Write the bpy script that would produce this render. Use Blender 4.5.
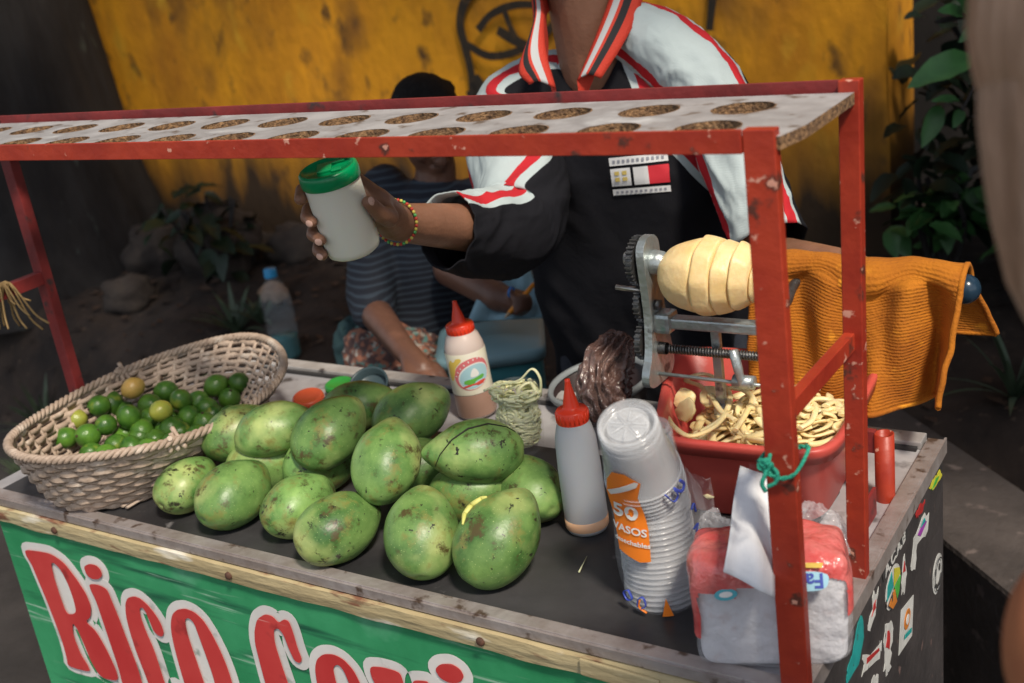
import bpy, bmesh, math, random
import numpy as np
from mathutils import Vector, Matrix, noise as mnoise
from mathutils.geometry import tessellate_polygon
PI = math.pi
for o in list(bpy.data.objects): bpy.data.objects.remove(o)
scene = bpy.context.scene
C = scene.collection

# ------------------------------------------------------------------ camera
CAM = np.array([0.351, -0.954, 1.690])
YAW, PITCH, ROLL = math.radians(34.497), math.radians(-19.969), math.radians(7.920)
FPX = 1154.3
def _rot(a, b, c):
    Rz = np.array([[math.cos(a), -math.sin(a), 0], [math.sin(a), math.cos(a), 0], [0, 0, 1]])
    Rx = np.array([[1, 0, 0], [0, math.cos(b), -math.sin(b)], [0, math.sin(b), math.cos(b)]])
    Ry = np.array([[math.cos(c), 0, math.sin(c)], [0, 1, 0], [-math.sin(c), 0, math.cos(c)]])
    return Rz @ Rx @ Ry
RM = _rot(YAW, PITCH, ROLL)
cam_d = bpy.data.cameras.new('camera')
cam_d.sensor_width = 36; cam_d.lens = 36 * FPX / 1024
cam_d.clip_start = 0.02; cam_d.clip_end = 200
cam_d.dof.use_dof = True; cam_d.dof.focus_distance = 1.52; cam_d.dof.aperture_fstop = 5.0
cam = bpy.data.objects.new('camera', cam_d); C.objects.link(cam)
mw = Matrix.Identity(4)
for i in range(3):
    mw[i][0] = RM[i][0]; mw[i][1] = RM[i][2]; mw[i][2] = -RM[i][1]; mw[i][3] = CAM[i]
cam.matrix_world = mw
scene.camera = cam
scene.render.resolution_x = 1024; scene.render.resolution_y = 683

# ------------------------------------------------------------------ world, sun, exposure
SUN_EL, SUN_AZ = math.radians(54), math.radians(124)     # azimuth from +Y towards +X
world = bpy.data.worlds.new('World'); scene.world = world; world.use_nodes = True
wn = world.node_tree.nodes; wl = world.node_tree.links
sky = wn.new('ShaderNodeTexSky'); sky.sky_type = 'NISHITA'; sky.sun_disc = False
sky.sun_elevation = SUN_EL; sky.sun_rotation = SUN_AZ
wn['Background'].inputs['Strength'].default_value = 0.112
hsv = wn.new('ShaderNodeHueSaturation'); hsv.inputs['Saturation'].default_value = .45; wl.new(sky.outputs[0], hsv.inputs['Color'])
wl.new(hsv.outputs[0], wn['Background'].inputs['Color'])
sd = bpy.data.lights.new('sun', 'SUN'); sd.energy = 3.1; sd.angle = math.radians(8); sd.color = (1.0, 0.90, 0.76)
sun = bpy.data.objects.new('sun', sd); C.objects.link(sun)
sdir = Vector((math.sin(SUN_AZ) * math.cos(SUN_EL), math.cos(SUN_AZ) * math.cos(SUN_EL), math.sin(SUN_EL)))
sun.rotation_euler = sdir.to_track_quat('Z', 'Y').to_euler(); sun.location = (3, -3, 6)
scene.view_settings.view_transform = 'Standard'
scene.view_settings.look = 'None'
scene.view_settings.exposure = 0.45
scene.view_settings.gamma = 1

# ------------------------------------------------------------------ helpers
def ray(u, v): return RM @ np.array([(u - 512) / FPX, 1, -(v - 341.5) / FPX])
def at(u, v, t): return Vector(CAM + t * ray(u, v))
def atz(u, v, z): d = ray(u, v); return Vector(CAM + (z - CAM[2]) / d[2] * d)
def aty(u, v, y): d = ray(u, v); return Vector(CAM + (y - CAM[1]) / d[1] * d)

def mat(name, c1, c2=None, scale=8, rough=0.6, metal=0.0, bump=0.0, bscale=None, detail=6, lo=.35, hi=.65,
        spec=0.5, trans=0.0, ior=1.45, alpha=1.0, stretch=None, rnd=0.0, sss=0.0, spots=None, coat=0.0, r2=None):
    m = bpy.data.materials.new(name); m.use_nodes = True
    nt = m.node_tree; N = nt.nodes; Lk = nt.links
    b = N['Principled BSDF']
    b.inputs['Roughness'].default_value = rough; b.inputs['Metallic'].default_value = metal
    b.inputs['Specular IOR Level'].default_value = spec
    b.inputs['Transmission Weight'].default_value = trans; b.inputs['IOR'].default_value = ior
    b.inputs['Alpha'].default_value = alpha; b.inputs['Coat Weight'].default_value = coat
    if sss: b.inputs['Subsurface Weight'].default_value = sss; b.inputs['Subsurface Scale'].default_value = .01; b.inputs['Subsurface Radius'].default_value = (1, .5, .3)
    b.inputs['Base Color'].default_value = (*c1, 1)
    tc = N.new('ShaderNodeTexCoord'); vec = tc.outputs['Object']
    mp = N.new('ShaderNodeMapping'); Lk.new(vec, mp.inputs[0])
    if stretch: mp.inputs['Scale'].default_value = stretch
    oi = N.new('ShaderNodeObjectInfo')
    ad = N.new('ShaderNodeVectorMath'); ad.operation = 'MULTIPLY_ADD'
    Lk.new(oi.outputs['Random'], ad.inputs[0]); ad.inputs[1].default_value = (13, 27, 7); Lk.new(mp.outputs[0], ad.inputs[2])
    vec = ad.outputs[0]
    m['_'] = 0
    if c2 is not None:
        nz = N.new('ShaderNodeTexNoise'); nz.inputs['Scale'].default_value = scale; nz.inputs['Detail'].default_value = detail
        nz.inputs['Roughness'].default_value = .62
        Lk.new(vec, nz.inputs['Vector'])
        mr = N.new('ShaderNodeMapRange'); mr.inputs[1].default_value = lo; mr.inputs[2].default_value = hi
        Lk.new(nz.outputs['Fac'], mr.inputs[0])
        mx = N.new('ShaderNodeMix'); mx.data_type = 'RGBA'
        mx.inputs[6].default_value = (*c1, 1); mx.inputs[7].default_value = (*c2, 1)
        Lk.new(mr.outputs[0], mx.inputs[0])
        col = mx.outputs[2]
        if r2 is not None:
            rr = N.new('ShaderNodeMapRange'); rr.inputs[3].default_value = rough; rr.inputs[4].default_value = r2
            Lk.new(mr.outputs[0], rr.inputs[0]); Lk.new(rr.outputs[0], b.inputs['Roughness'])
        if spots:   # (colour, scale, lo, hi)
            for sc_, ss, sl, sh in spots:
                n2 = N.new('ShaderNodeTexNoise'); n2.inputs['Scale'].default_value = ss; n2.inputs['Detail'].default_value = 4
                Lk.new(vec, n2.inputs['Vector'])
                m2 = N.new('ShaderNodeMapRange'); m2.inputs[1].default_value = sl; m2.inputs[2].default_value = sh
                Lk.new(n2.outputs['Fac'], m2.inputs[0])
                x2 = N.new('ShaderNodeMix'); x2.data_type = 'RGBA'; Lk.new(col, x2.inputs[6]); x2.inputs[7].default_value = (*sc_, 1)
                Lk.new(m2.outputs[0], x2.inputs[0]); col = x2.outputs[2]
        if rnd:
            hs = N.new('ShaderNodeHueSaturation'); mr3 = N.new('ShaderNodeMapRange')
            mr3.inputs[3].default_value = 1 - rnd; mr3.inputs[4].default_value = 1 + rnd
            Lk.new(oi.outputs['Random'], mr3.inputs[0]); Lk.new(mr3.outputs[0], hs.inputs['Value']); Lk.new(col, hs.inputs['Color']); col = hs.outputs[0]
        Lk.new(col, b.inputs['Base Color'])
    if bump:
        nb = N.new('ShaderNodeTexNoise'); nb.inputs['Scale'].default_value = bscale or scale * 3; nb.inputs['Detail'].default_value = 5
        Lk.new(vec, nb.inputs['Vector'])
        bp = N.new('ShaderNodeBump'); bp.inputs['Strength'].default_value = bump; bp.inputs['Distance'].default_value = .01
        Lk.new(nb.outputs['Fac'], bp.inputs['Height']); Lk.new(bp.outputs[0], b.inputs['Normal'])
    return m

class MB:
    """collects shapes (world coordinates) and links them as ONE mesh object"""
    def __init__(s): s.v = []; s.f = []; s.m = []; s.uv = []; s.smooth = []
    def add(s, vs, fs, mi=0, uvs=None, smooth=True):
        b = len(s.v); s.v += [tuple(x) for x in vs]
        for k, f in enumerate(fs):
            s.f.append([b + i for i in f]); s.m.append(mi); s.smooth.append(smooth)
            s.uv.append(uvs[k] if uvs else None)
    def box(s, c, d, rot=None, mi=0, bev=0.0):
        bm = bmesh.new(); bmesh.ops.create_cube(bm, size=1)
        for v in bm.verts: v.co = Vector((v.co.x * d[0], v.co.y * d[1], v.co.z * d[2]))
        if bev: bmesh.ops.bevel(bm, geom=bm.edges[:], offset=bev, segments=2, affect='EDGES', profile=.6)
        M = Matrix.Translation(Vector(c)) @ (rot.to_4x4() if rot is not None else Matrix.Identity(4))
        bm.verts.index_update()
        s.add([M @ v.co for v in bm.verts], [[v.index for v in f.verts] for f in bm.faces], mi, smooth=False); bm.free(); return s
    def tube(s, pts, rad, n=12, mi=0, caps=True, flat=1.0, closed=False, up=None):
        pts = [Vector(p) for p in pts]; K = len(pts)
        if not isinstance(rad, (list, tuple)): rad = [rad] * K
        vs = []; prev = None
        for i, p in enumerate(pts):
            if closed: d = pts[(i + 1) % K] - pts[i - 1]
            else: d = pts[min(i + 1, K - 1)] - pts[max(i - 1, 0)]
            d = d.normalized() if d.length > 1e-9 else Vector((0, 0, 1))
            if prev is None:
                a = Vector(up) if up is not None else (Vector((0, 0, 1)) if abs(d.z) < .9 else Vector((1, 0, 0)))
            else: a = prev
            x = (a - d * a.dot(d)); x = x.normalized() if x.length > 1e-6 else d.orthogonal().normalized()
            prev = x; y = d.cross(x)
            for k in range(n):
                t = 2 * PI * k / n
                vs.append(p + x * math.cos(t) * rad[i] * flat + y * math.sin(t) * rad[i])
        fs = []
        for i in range(K if closed else K - 1):
            for k in range(n):
                j = (i + 1) % K
                fs.append([i * n + k, i * n + (k + 1) % n, j * n + (k + 1) % n, j * n + k])
        s.add(vs, fs, mi)
        if caps and not closed:
            b = len(s.v) - len(vs)
            s.f.append([b + k for k in range(n)][::-1]); s.m.append(mi); s.uv.append(None); s.smooth.append(False)
            s.f.append([b + (K - 1) * n + k for k in range(n)]); s.m.append(mi); s.uv.append(None); s.smooth.append(False)
        return s
    def capsule(s, p0, r0, p1, r1, n=16, mi=0):
        p0 = Vector(p0); p1 = Vector(p1); d = (p1 - p0)
        if d.length < 1e-6: d = Vector((0, 0, 1e-4)); p1 = p0 + d
        u = d.normalized(); pts = []; rr = []
        for k in range(6): a = PI / 2 * (1 - k / 6); pts.append(p0 - u * r0 * math.sin(a)); rr.append(max(r0 * math.cos(a), 1e-4))
        pts.append(p0); rr.append(r0); pts.append(p1); rr.append(r1)
        for k in range(1, 7): a = PI / 2 * (k / 6); pts.append(p1 + u * r1 * math.sin(a)); rr.append(max(r1 * math.cos(a), 1e-4))
        return s.tube(pts, rr, n, mi)
    def chain(s, pts, rad, n=16, mi=0):
        for i in range(len(pts) - 1): s.capsule(pts[i], rad[i], pts[i + 1], rad[i + 1], n, mi)
        return s
    def ell(s, c, r, rot=None, mi=0, nu=28, nv=18, fn=None):
        M = Matrix.Translation(Vector(c)) @ (rot.to_4x4() if rot is not None else Matrix.Identity(4))
        vs = []; fs = []
        for j in range(nv + 1):
            ph = PI * j / nv
            for i in range(nu):
                th = 2 * PI * i / nu
                q = Vector((math.sin(ph) * math.cos(th), math.sin(ph) * math.sin(th), math.cos(ph)))
                if fn: q = fn(q)
                vs.append(M @ Vector((q.x * r[0], q.y * r[1], q.z * r[2])))
        for j in range(nv):
            for i in range(nu):
                fs.append([j * nu + i, (j + 1) * nu + i, (j + 1) * nu + (i + 1) % nu, j * nu + (i + 1) % nu])
        s.add(vs, fs, mi); return s
    def lathe(s, prof, base, axis=(0, 0, 1), n=40, mi=0, close=False):
        """prof: list of (radius, height); axis direction"""
        ax = Vector(axis).normalized(); x = ax.orthogonal().normalized(); y = ax.cross(x); b = Vector(base)
        vs = []
        for r, h in prof:
            for k in range(n):
                t = 2 * PI * k / n
                vs.append(b + ax * h + (x * math.cos(t) + y * math.sin(t)) * max(r, 1e-5))
        fs = []
        for i in range(len(prof) - 1):
            for k in range(n): fs.append([i * n + k, i * n + (k + 1) % n, (i + 1) * n + (k + 1) % n, (i + 1) * n + k])
        s.add(vs, fs, mi); return s
    def loft(s, rings, mi=0, closed=True, uv=True, caps=False):
        K = len(rings); n = len(rings[0]); vs = [q for r in rings for q in r]; fs = []; uvs = []
        for i in range(K - 1):
            for k in range(n if closed else n - 1):
                k2 = (k + 1) % n
                fs.append([i * n + k, i * n + k2, (i + 1) * n + k2, (i + 1) * n + k])
                a, b2 = k / n, (k + 1) / n
                if not closed: a, b2 = k / (n - 1), (k + 1) / (n - 1)
                uvs.append([(a, i / (K - 1)), (b2, i / (K - 1)), (b2, (i + 1) / (K - 1)), (a, (i + 1) / (K - 1))])
        s.add(vs, fs, mi, uvs if uv else None)
        if caps:
            s.add(rings[0], [list(range(n))[::-1]], mi); s.add(rings[-1], [list(range(n))], mi)
        return s
    def prism(s, poly, holes, fn, d0, d1, mi=0):
        """poly in 2-D, fn(a, b, depth) -> 3-D"""
        polys = [poly] + holes
        flat = [q for pl in polys for q in pl]
        tris = tessellate_polygon([[Vector((q[0], q[1], 0)) for q in pl] for pl in polys])
        n = len(flat)
        vs = [fn(q[0], q[1], d0) for q in flat] + [fn(q[0], q[1], d1) for q in flat]
        fs = [list(t) for t in tris] + [[n + i for i in t][::-1] for t in tris]
        b = 0
        for pl in polys:
            L = len(pl)
            for i in range(L): fs.append([b + i, b + (i + 1) % L, n + b + (i + 1) % L, n + b + i])
            b += L
        s.add(vs, fs, mi, smooth=False); return s
    def build(s, name, mats, parent=None, loc=None, recalc=True):
        """loc: origin of the mesh in world space (defaults to the parent's origin)"""
        me = bpy.data.meshes.new(name)
        org = Vector(loc) if loc is not None else (ORG.get(parent.name, Vector((0, 0, 0))) if parent else Vector((0, 0, 0)))
        me.from_pydata([Vector(v) - org for v in s.v], [], s.f)
        me.polygons.foreach_set('material_index', s.m); me.polygons.foreach_set('use_smooth', s.smooth)
        if any(u is not None for u in s.uv):
            uvl = me.uv_layers.new(name='UVMap'); arr = np.zeros((len(me.loops), 2), 'f'); k = 0
            for f, u in zip(s.f, s.uv):
                for i in range(len(f)):
                    if u is not None: arr[k] = u[i]
                    k += 1
            uvl.data.foreach_set('uv', arr.ravel())
        me.update()
        if recalc:
            bm = bmesh.new(); bm.from_mesh(me); bmesh.ops.remove_doubles(bm, verts=bm.verts, dist=1e-6)
            bmesh.ops.recalc_face_normals(bm, faces=bm.faces); bm.to_mesh(me); bm.free()
        for m_ in (mats if isinstance(mats, (list, tuple)) else [mats]): me.materials.append(m_)
        o = bpy.data.objects.new(name, me); C.objects.link(o)
        if parent is not None:
            o.parent = parent; o.location = org - ORG.get(parent.name, Vector((0, 0, 0)))
        else: o.location = org
        ORG[o.name] = org
        return o
ORG = {}
def tag(o, label=None, cat=None, group=None, kind=None):
    if label: o['label'] = label
    if cat: o['category'] = cat
    if group: o['group'] = group
    if kind: o['kind'] = kind
    return o
def thing(name, loc, label, cat, group=None):
    o = bpy.data.objects.new(name, None); C.objects.link(o); o.location = loc; o.empty_display_size = .05
    ORG[o.name] = Vector(loc); return tag(o, label, cat, group)
def copy_tree(o, parent=None, kids=True):
    c = o.copy(); C.objects.link(c)
    if parent is not None: c.parent = parent
    if kids:
        for ch in list(o.children): copy_tree(ch, c)
    return c
def remesh(o, voxel, it=6, fac=.5):
    a = o.modifiers.new('r', 'REMESH'); a.mode = 'VOXEL'; a.voxel_size = voxel; a.use_smooth_shade = True
    b = o.modifiers.new('s', 'SMOOTH'); b.factor = fac; b.iterations = it
    dg = bpy.context.evaluated_depsgraph_get(); dg.update()
    me = bpy.data.meshes.new_from_object(o.evaluated_get(dg)); mats = list(o.data.materials)
    o.modifiers.clear(); old = o.data; o.data = me
    me.materials.clear()
    for m_ in mats: me.materials.append(m_)
    me.polygons.foreach_set('use_smooth', [True] * len(me.polygons)); bpy.data.meshes.remove(old)
    return o
def jitter(o, amp, sc, seed=0):
    for v in o.data.vertices:
        q = v.co * sc + Vector((seed, seed * 1.7, 0)); v.co += Vector(mnoise.noise_vector(q)) * amp
    o.data.update()
def smoothpath(pts, n=8):
    """Catmull-Rom through pts"""
    P = [Vector(p) for p in pts]; P = [P[0] * 2 - P[1]] + P + [P[-1] * 2 - P[-2]]; out = []
    for i in range(1, len(P) - 2):
        for k in range(n):
            t = k / n; a, b, c, d = P[i - 1], P[i], P[i + 1], P[i + 2]
            out.append(.5 * ((2 * b) + (c - a) * t + (2 * a - 5 * b + 4 * c - d) * t * t + (3 * b - a - 3 * c + d) * t ** 3))
    out.append(P[-2]); return out
def round_poly(pts, n=3):
    """closed Chaikin smoothing of a 2-D outline"""
    for _ in range(n):
        q = []
        for i in range(len(pts)):
            a, b = pts[i], pts[(i + 1) % len(pts)]
            q.append((a[0] * .8 + b[0] * .2, a[1] * .8 + b[1] * .2)); q.append((a[0] * .2 + b[0] * .8, a[1] * .2 + b[1] * .8))
        pts = q
    return pts
def area2(p): return sum(p[i][0] * p[(i + 1) % len(p)][1] - p[(i + 1) % len(p)][0] * p[i][1] for i in range(len(p))) / 2
def offset_poly(p, d):
    n = len(p); sg = 1 if area2(p) > 0 else -1; out = []
    for i in range(n):
        a = Vector(p[i - 1]); b = Vector(p[i]); c = Vector(p[(i + 1) % n])
        n1 = Vector(((b - a).y, -(b - a).x)); n2 = Vector(((c - b).y, -(c - b).x))
        n1 = n1.normalized() if n1.length > 0 else n1; n2 = n2.normalized() if n2.length > 0 else n2
        m = (n1 + n2); m = m.normalized() if m.length > 1e-6 else n1
        k = min(1 / max(m.dot(n1), .5), 1.6); q = b + m * d * sg * k; out.append((q.x, q.y))
    return out
R3 = lambda x=0, y=0, z=0: (Matrix.Rotation(z, 3, 'Z') @ Matrix.Rotation(y, 3, 'Y') @ Matrix.Rotation(x, 3, 'X'))
rng = random.Random(5)
# ------------------------------------------------------------------ materials
M_wall = mat('ochre_render', (.84, .355, .012), (.46, .17, .010), 3.0, .85, bump=.6, bscale=26, stretch=(1, 1, .62), lo=.42, hi=.74,
             spots=[((.13, .055, .018), 3.2, .54, .74), ((.08, .04, .016), 11, .60, .76), ((.78, .42, .03), 5, .60, .75)])
def wall_tone(m):
    N = m.node_tree.nodes; Lk = m.node_tree.links; b = N['Principled BSDF']
    src = b.inputs['Base Color'].links[0].from_socket
    tc = N.new('ShaderNodeTexCoord'); sp = N.new('ShaderNodeSeparateXYZ'); Lk.new(tc.outputs['Object'], sp.inputs[0])
    # darkens towards the foot, with dirt streaks running down it
    mp = N.new('ShaderNodeMapping'); mp.inputs['Scale'].default_value = (7, 1, .8); Lk.new(tc.outputs['Object'], mp.inputs[0])
    nz = N.new('ShaderNodeTexNoise'); nz.inputs['Scale'].default_value = 1; nz.inputs['Detail'].default_value = 8; Lk.new(mp.outputs[0], nz.inputs['Vector'])
    a = N.new('ShaderNodeMath'); a.operation = 'MULTIPLY_ADD'; Lk.new(nz.outputs['Fac'], a.inputs[0]); a.inputs[1].default_value = 1.1; 
    mr = N.new('ShaderNodeMapRange'); mr.inputs[1].default_value = 1.15; mr.inputs[2].default_value = .55; Lk.new(sp.outputs['Z'], mr.inputs[0])
    Lk.new(mr.outputs[0], a.inputs[2])
    m2 = N.new('ShaderNodeMapRange'); m2.inputs[1].default_value = .62; m2.inputs[2].default_value = 1.35; Lk.new(a.outputs[0], m2.inputs[0])
    x = N.new('ShaderNodeMix'); x.data_type = 'RGBA'; Lk.new(m2.outputs[0], x.inputs[0]); Lk.new(src, x.inputs[6]); x.inputs[7].default_value = (.04, .022, .010, 1)
    Lk.new(x.outputs[2], b.inputs['Base Color'])
wall_tone(M_wall)
M_soil = mat('dark_soil', (.016, .011, .009), (.040, .026, .019), 7, .95, bump=.9, bscale=20, spots=[((.075, .05, .035), 30, .64, .72)])
M_pave = mat('dark_paving', (.020, .017, .016), (.035, .03, .028), 5, .9, bump=.3, bscale=40)
M_conc = mat('grey_concrete', (.085, .070, .064), (.045, .037, .034), 6, .85, bump=.4, bscale=50, spots=[((.14, .11, .10), 22, .62, .7)])
M_bark = mat('dark_bark', (.012, .010, .010), (.026, .023, .022), 9, .95, bump=1.0, bscale=22, stretch=(1, 1, .3), spots=[((.06, .07, .06), 14, .66, .72)])
M_leaf = mat('leaf', (.025, .085, .022), (.05, .15, .04), 9, .45, rnd=.3)
M_leafd = mat('shaded_leaf', (.006, .016, .008), (.012, .030, .013), 9, .55, rnd=.3)  # leaf colour darkened in place of the canopy's shade
M_grass = mat('grass_blade', (.04, .065, .038), (.07, .10, .06), 12, .5)
M_rock = mat('rock', (.026, .020, .018), (.055, .042, .034), 9, .95, bump=.8, bscale=24)
M_black = mat('soot', (.02, .02, .022), (.035, .033, .033), 10, .8)

# ground: one sheet to the horizon
g = MB(); g.add([(-60, -60, 0), (60, -60, 0), (60, 60, 0), (-60, 60, 0)], [[0, 1, 2, 3]], smooth=False)
tag(g.build('ground', M_pave), kind='structure')
# soil bank behind the vendor, rising towards the wall
def bank_z(x, y):
    e = 1.42 + .25 * math.sin(x * 1.3 + 1) * .3
    t = max(0, min(1, (y - e) / .35)); t = t * t * (3 - 2 * t)
    return t * (.36 + .16 * max(0, min(1, (y - 1.7) / .9))) + .05 * mnoise.noise(Vector((x * 3, y * 3, 0))) * t + .018 * mnoise.noise(Vector((x * 14, y * 14, 3))) * t - .03 * (1 - t)
b = MB(); nx, ny = 190, 60; vs = []
for j in range(ny + 1):
    for i in range(nx + 1):
        x = -7 + 9.5 * i / nx; y = 1.35 + 2.2 * j / ny; vs.append((x, y, bank_z(x, y)))
b.add(vs, [[j * (nx + 1) + i, j * (nx + 1) + i + 1, (j + 1) * (nx + 1) + i + 1, (j + 1) * (nx + 1) + i] for j in range(ny) for i in range(nx)])
tag(b.build('soil_bank', M_soil), kind='structure')

# ochre wall
w = thing('painted_wall', (-3, 2.65, 0), 'weathered ochre yellow wall with dark graffiti loops and a darker foot', 'wall')
b = MB(); X0, X1 = -6.5, -.615; vs = []; nx, nz = 90, 50
for j in range(nz + 1):
    for i in range(nx + 1):
        x = X0 + (X1 - X0) * i / nx; z = .0 + 3.4 * j / nz
        vs.append((x, 2.65 + .012 * mnoise.noise(Vector((x * 2.2, 0, z * 2.2))), z))
b.add(vs, [[j * (nx + 1) + i, j * (nx + 1) + i + 1, (j + 1) * (nx + 1) + i + 1, (j + 1) * (nx + 1) + i] for j in range(nz) for i in range(nx)])
b.add([(X1, 2.65, 0), (X1, 2.95, 0), (X1, 2.95, 3.4), (X1, 2.65, 3.4)], [[0, 1, 2, 3]], smooth=False)
b.add([(X0, 2.95, 0), (X1, 2.95, 0), (X1, 2.95, 3.4), (X0, 2.95, 3.4)], [[3, 2, 1, 0]], smooth=False)
b.add([(X0, 2.65, 3.4), (X1, 2.65, 3.4), (X1, 2.95, 3.4), (X0, 2.95, 3.4)], [[0, 1, 2, 3]], smooth=False)
b.build('wall_face', M_wall, w)
# sprayed loops
def spray(px, r, closed=False):
    pts = [aty(u, v, 2.632) for u, v in px]
    return smoothpath(pts, 8), r
b = MB()
strokes = [([(492, -30), (468, -5), (460, 22), (466, 50), (472, 80), (474, 130)], .016),
           ([(466, 44), (490, 56), (520, 50), (545, 34), (556, 15), (540, 6), (515, 5), (492, 14), (478, 30)], .012),
           ([(505, 12), (512, 30), (520, 44)], .010), ([(498, 30), (515, 40), (530, 48)], .016),
           ([(716, -30), (713, 0), (710, 30)], .012), ([(470, 90), (476, 100), (482, 88), (475, 76)], .018)]
for k, (px, r) in enumerate(strokes):
    pts, r = spray(px, r); n = len(pts); r = r * 1.15
    vs = []; 
    for i, q in enumerate(pts):
        d = (pts[min(i + 1, n - 1)] - pts[max(i - 1, 0)]).normalized(); s_ = Vector((-d.z, 0, d.x)) * r * (1 + .25 * mnoise.noise(q * 9))
        q = Vector((q.x, 2.632 - .0012 * k, q.z)); vs += [q - s_, q + s_]
    b.add(vs, [[2 * i, 2 * i + 1, 2 * i + 3, 2 * i + 2] for i in range(n - 1)])
b.build('graffiti', mat('black_spray', (.03, .022, .015), (.09, .05, .02), 22, .8, lo=.5, hi=.75), w, recalc=False)

# near-black backdrop added to darken the gap right of the ochre wall
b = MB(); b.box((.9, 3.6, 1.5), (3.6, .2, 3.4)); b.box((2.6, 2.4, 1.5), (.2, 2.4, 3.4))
tag(b.build('dark_backdrop', mat('backdrop_black', (.010, .009, .010), (.02, .018, .018), 4, .9, bump=.3), loc=(.9, 3.6, 0)), 'near-black backdrop added to darken the gap right of the ochre wall', 'wall')
# low concrete kerb wall at an angle behind the cart
b = MB(); kc = Vector((.33, .88, .19)); kd = R3(0, 0, math.radians(-45))
b.box((.16, 1.09, .19), (2.0, .26, .40), kd, bev=.012); k = b.build('kerb_wall', M_conc, loc=(.16, 1.09, 0)); jitter(k, .004, 9)
tag(k, 'low grey concrete kerb wall running behind the right end of the cart', 'wall')

# tree at the left
tr = thing('tree', (-4.45, 2.2, .4), 'large dark barked tree leaning at the left against the ochre wall', 'tree')
b = MB(); base = Vector((-4.43, 2.3, .35))
rings = []
for j in range(40):
    z = j / 39 * 3.9; r = .47 + .25 * math.exp(-z * 3) - .03 * z; c = base + Vector((-.03 * z, 0, z)); rg = []
    for k in range(48):
        t = 2 * PI * k / 48; rr = r * (1 + .10 * mnoise.noise(Vector((math.cos(t) * 1.6, math.sin(t) * 1.6, z * .8))) + .04 * mnoise.noise(Vector((math.cos(t) * 6, math.sin(t) * 6, z * 1.5))))
        rg.append(c + Vector((math.cos(t) * rr, math.sin(t) * rr, 0)))
    rings.append(rg)
b.loft(rings, uv=False); b.build('trunk', M_bark, tr)
b = MB()
top = base + Vector((-.12, 0, 3.8)); limbs = []
for i, (dx, dy, dz) in enumerate([(2.6, -.6, 1.2), (1.3, 1.0, 1.6), (-1.5, -.8, 1.5), (.2, -1.6, 1.5), (-1.2, 1.2, 1.4), (3.6, .4, .8), (.3, .3, 2.3), (5.9, -.95, -.75), (4.6, -1.45, -.65), (6.2, -.65, -.8), (3.2, -.9, -.8)]):
    e = top + Vector((dx, dy, dz)); pts = smoothpath([top - Vector((0, 0, .25)), top + Vector((dx, dy, dz)) * .5 + Vector((0, 0, .2)), e], 6)
    b.tube(pts, [.16 - .13 * k / (len(pts) - 1) for k in range(len(pts))], 8); limbs += pts[4:]
b.build('limb', M_bark, tr)  # includes unseen low limbs added to carry the shading boughs
def leaf_quad(b, p, L, rr, tilt=1.0):
    a = rr.uniform(0, 2 * PI); e = rr.uniform(-.6, .5) * tilt
    d = Vector((math.cos(a) * math.cos(e), math.sin(a) * math.cos(e), math.sin(e))); s_ = d.cross(Vector((rr.uniform(-.4, .4), rr.uniform(-.4, .4), 1))).normalized() * L * .3
    q = p + d * L * .5; up = d.cross(s_).normalized() * L * .06
    b.add([p, q - s_ - up, p + d * L, q + s_ - up, q], [[0, 1, 4], [1, 2, 4], [2, 3, 4], [3, 0, 4]], smooth=False)
b = MB(); rr = random.Random(3)
for i in range(1500):
    c = rr.choice(limbs); p = c + Vector((rr.gauss(0, .55), rr.gauss(0, .5), rr.gauss(.1, .32)))
    if p.y > 1.6 or p.z > 3.3: leaf_quad(b, p, rr.uniform(.09, .17), rr)
for i in range(6200):                                   # unseen low boughs, added to shade the soil bank
    x = rr.uniform(-3.4, 2.8); p = Vector((x, rr.uniform(.35, 1.50), 2.75 + .35 * math.sin(x * 1.1) + rr.gauss(.3, .25)))
    if mnoise.noise(p * 1.6) > -.22: leaf_quad(b, p, rr.uniform(.11, .19), rr)
b.build('crown', M_leafd, tr, recalc=False)

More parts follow.
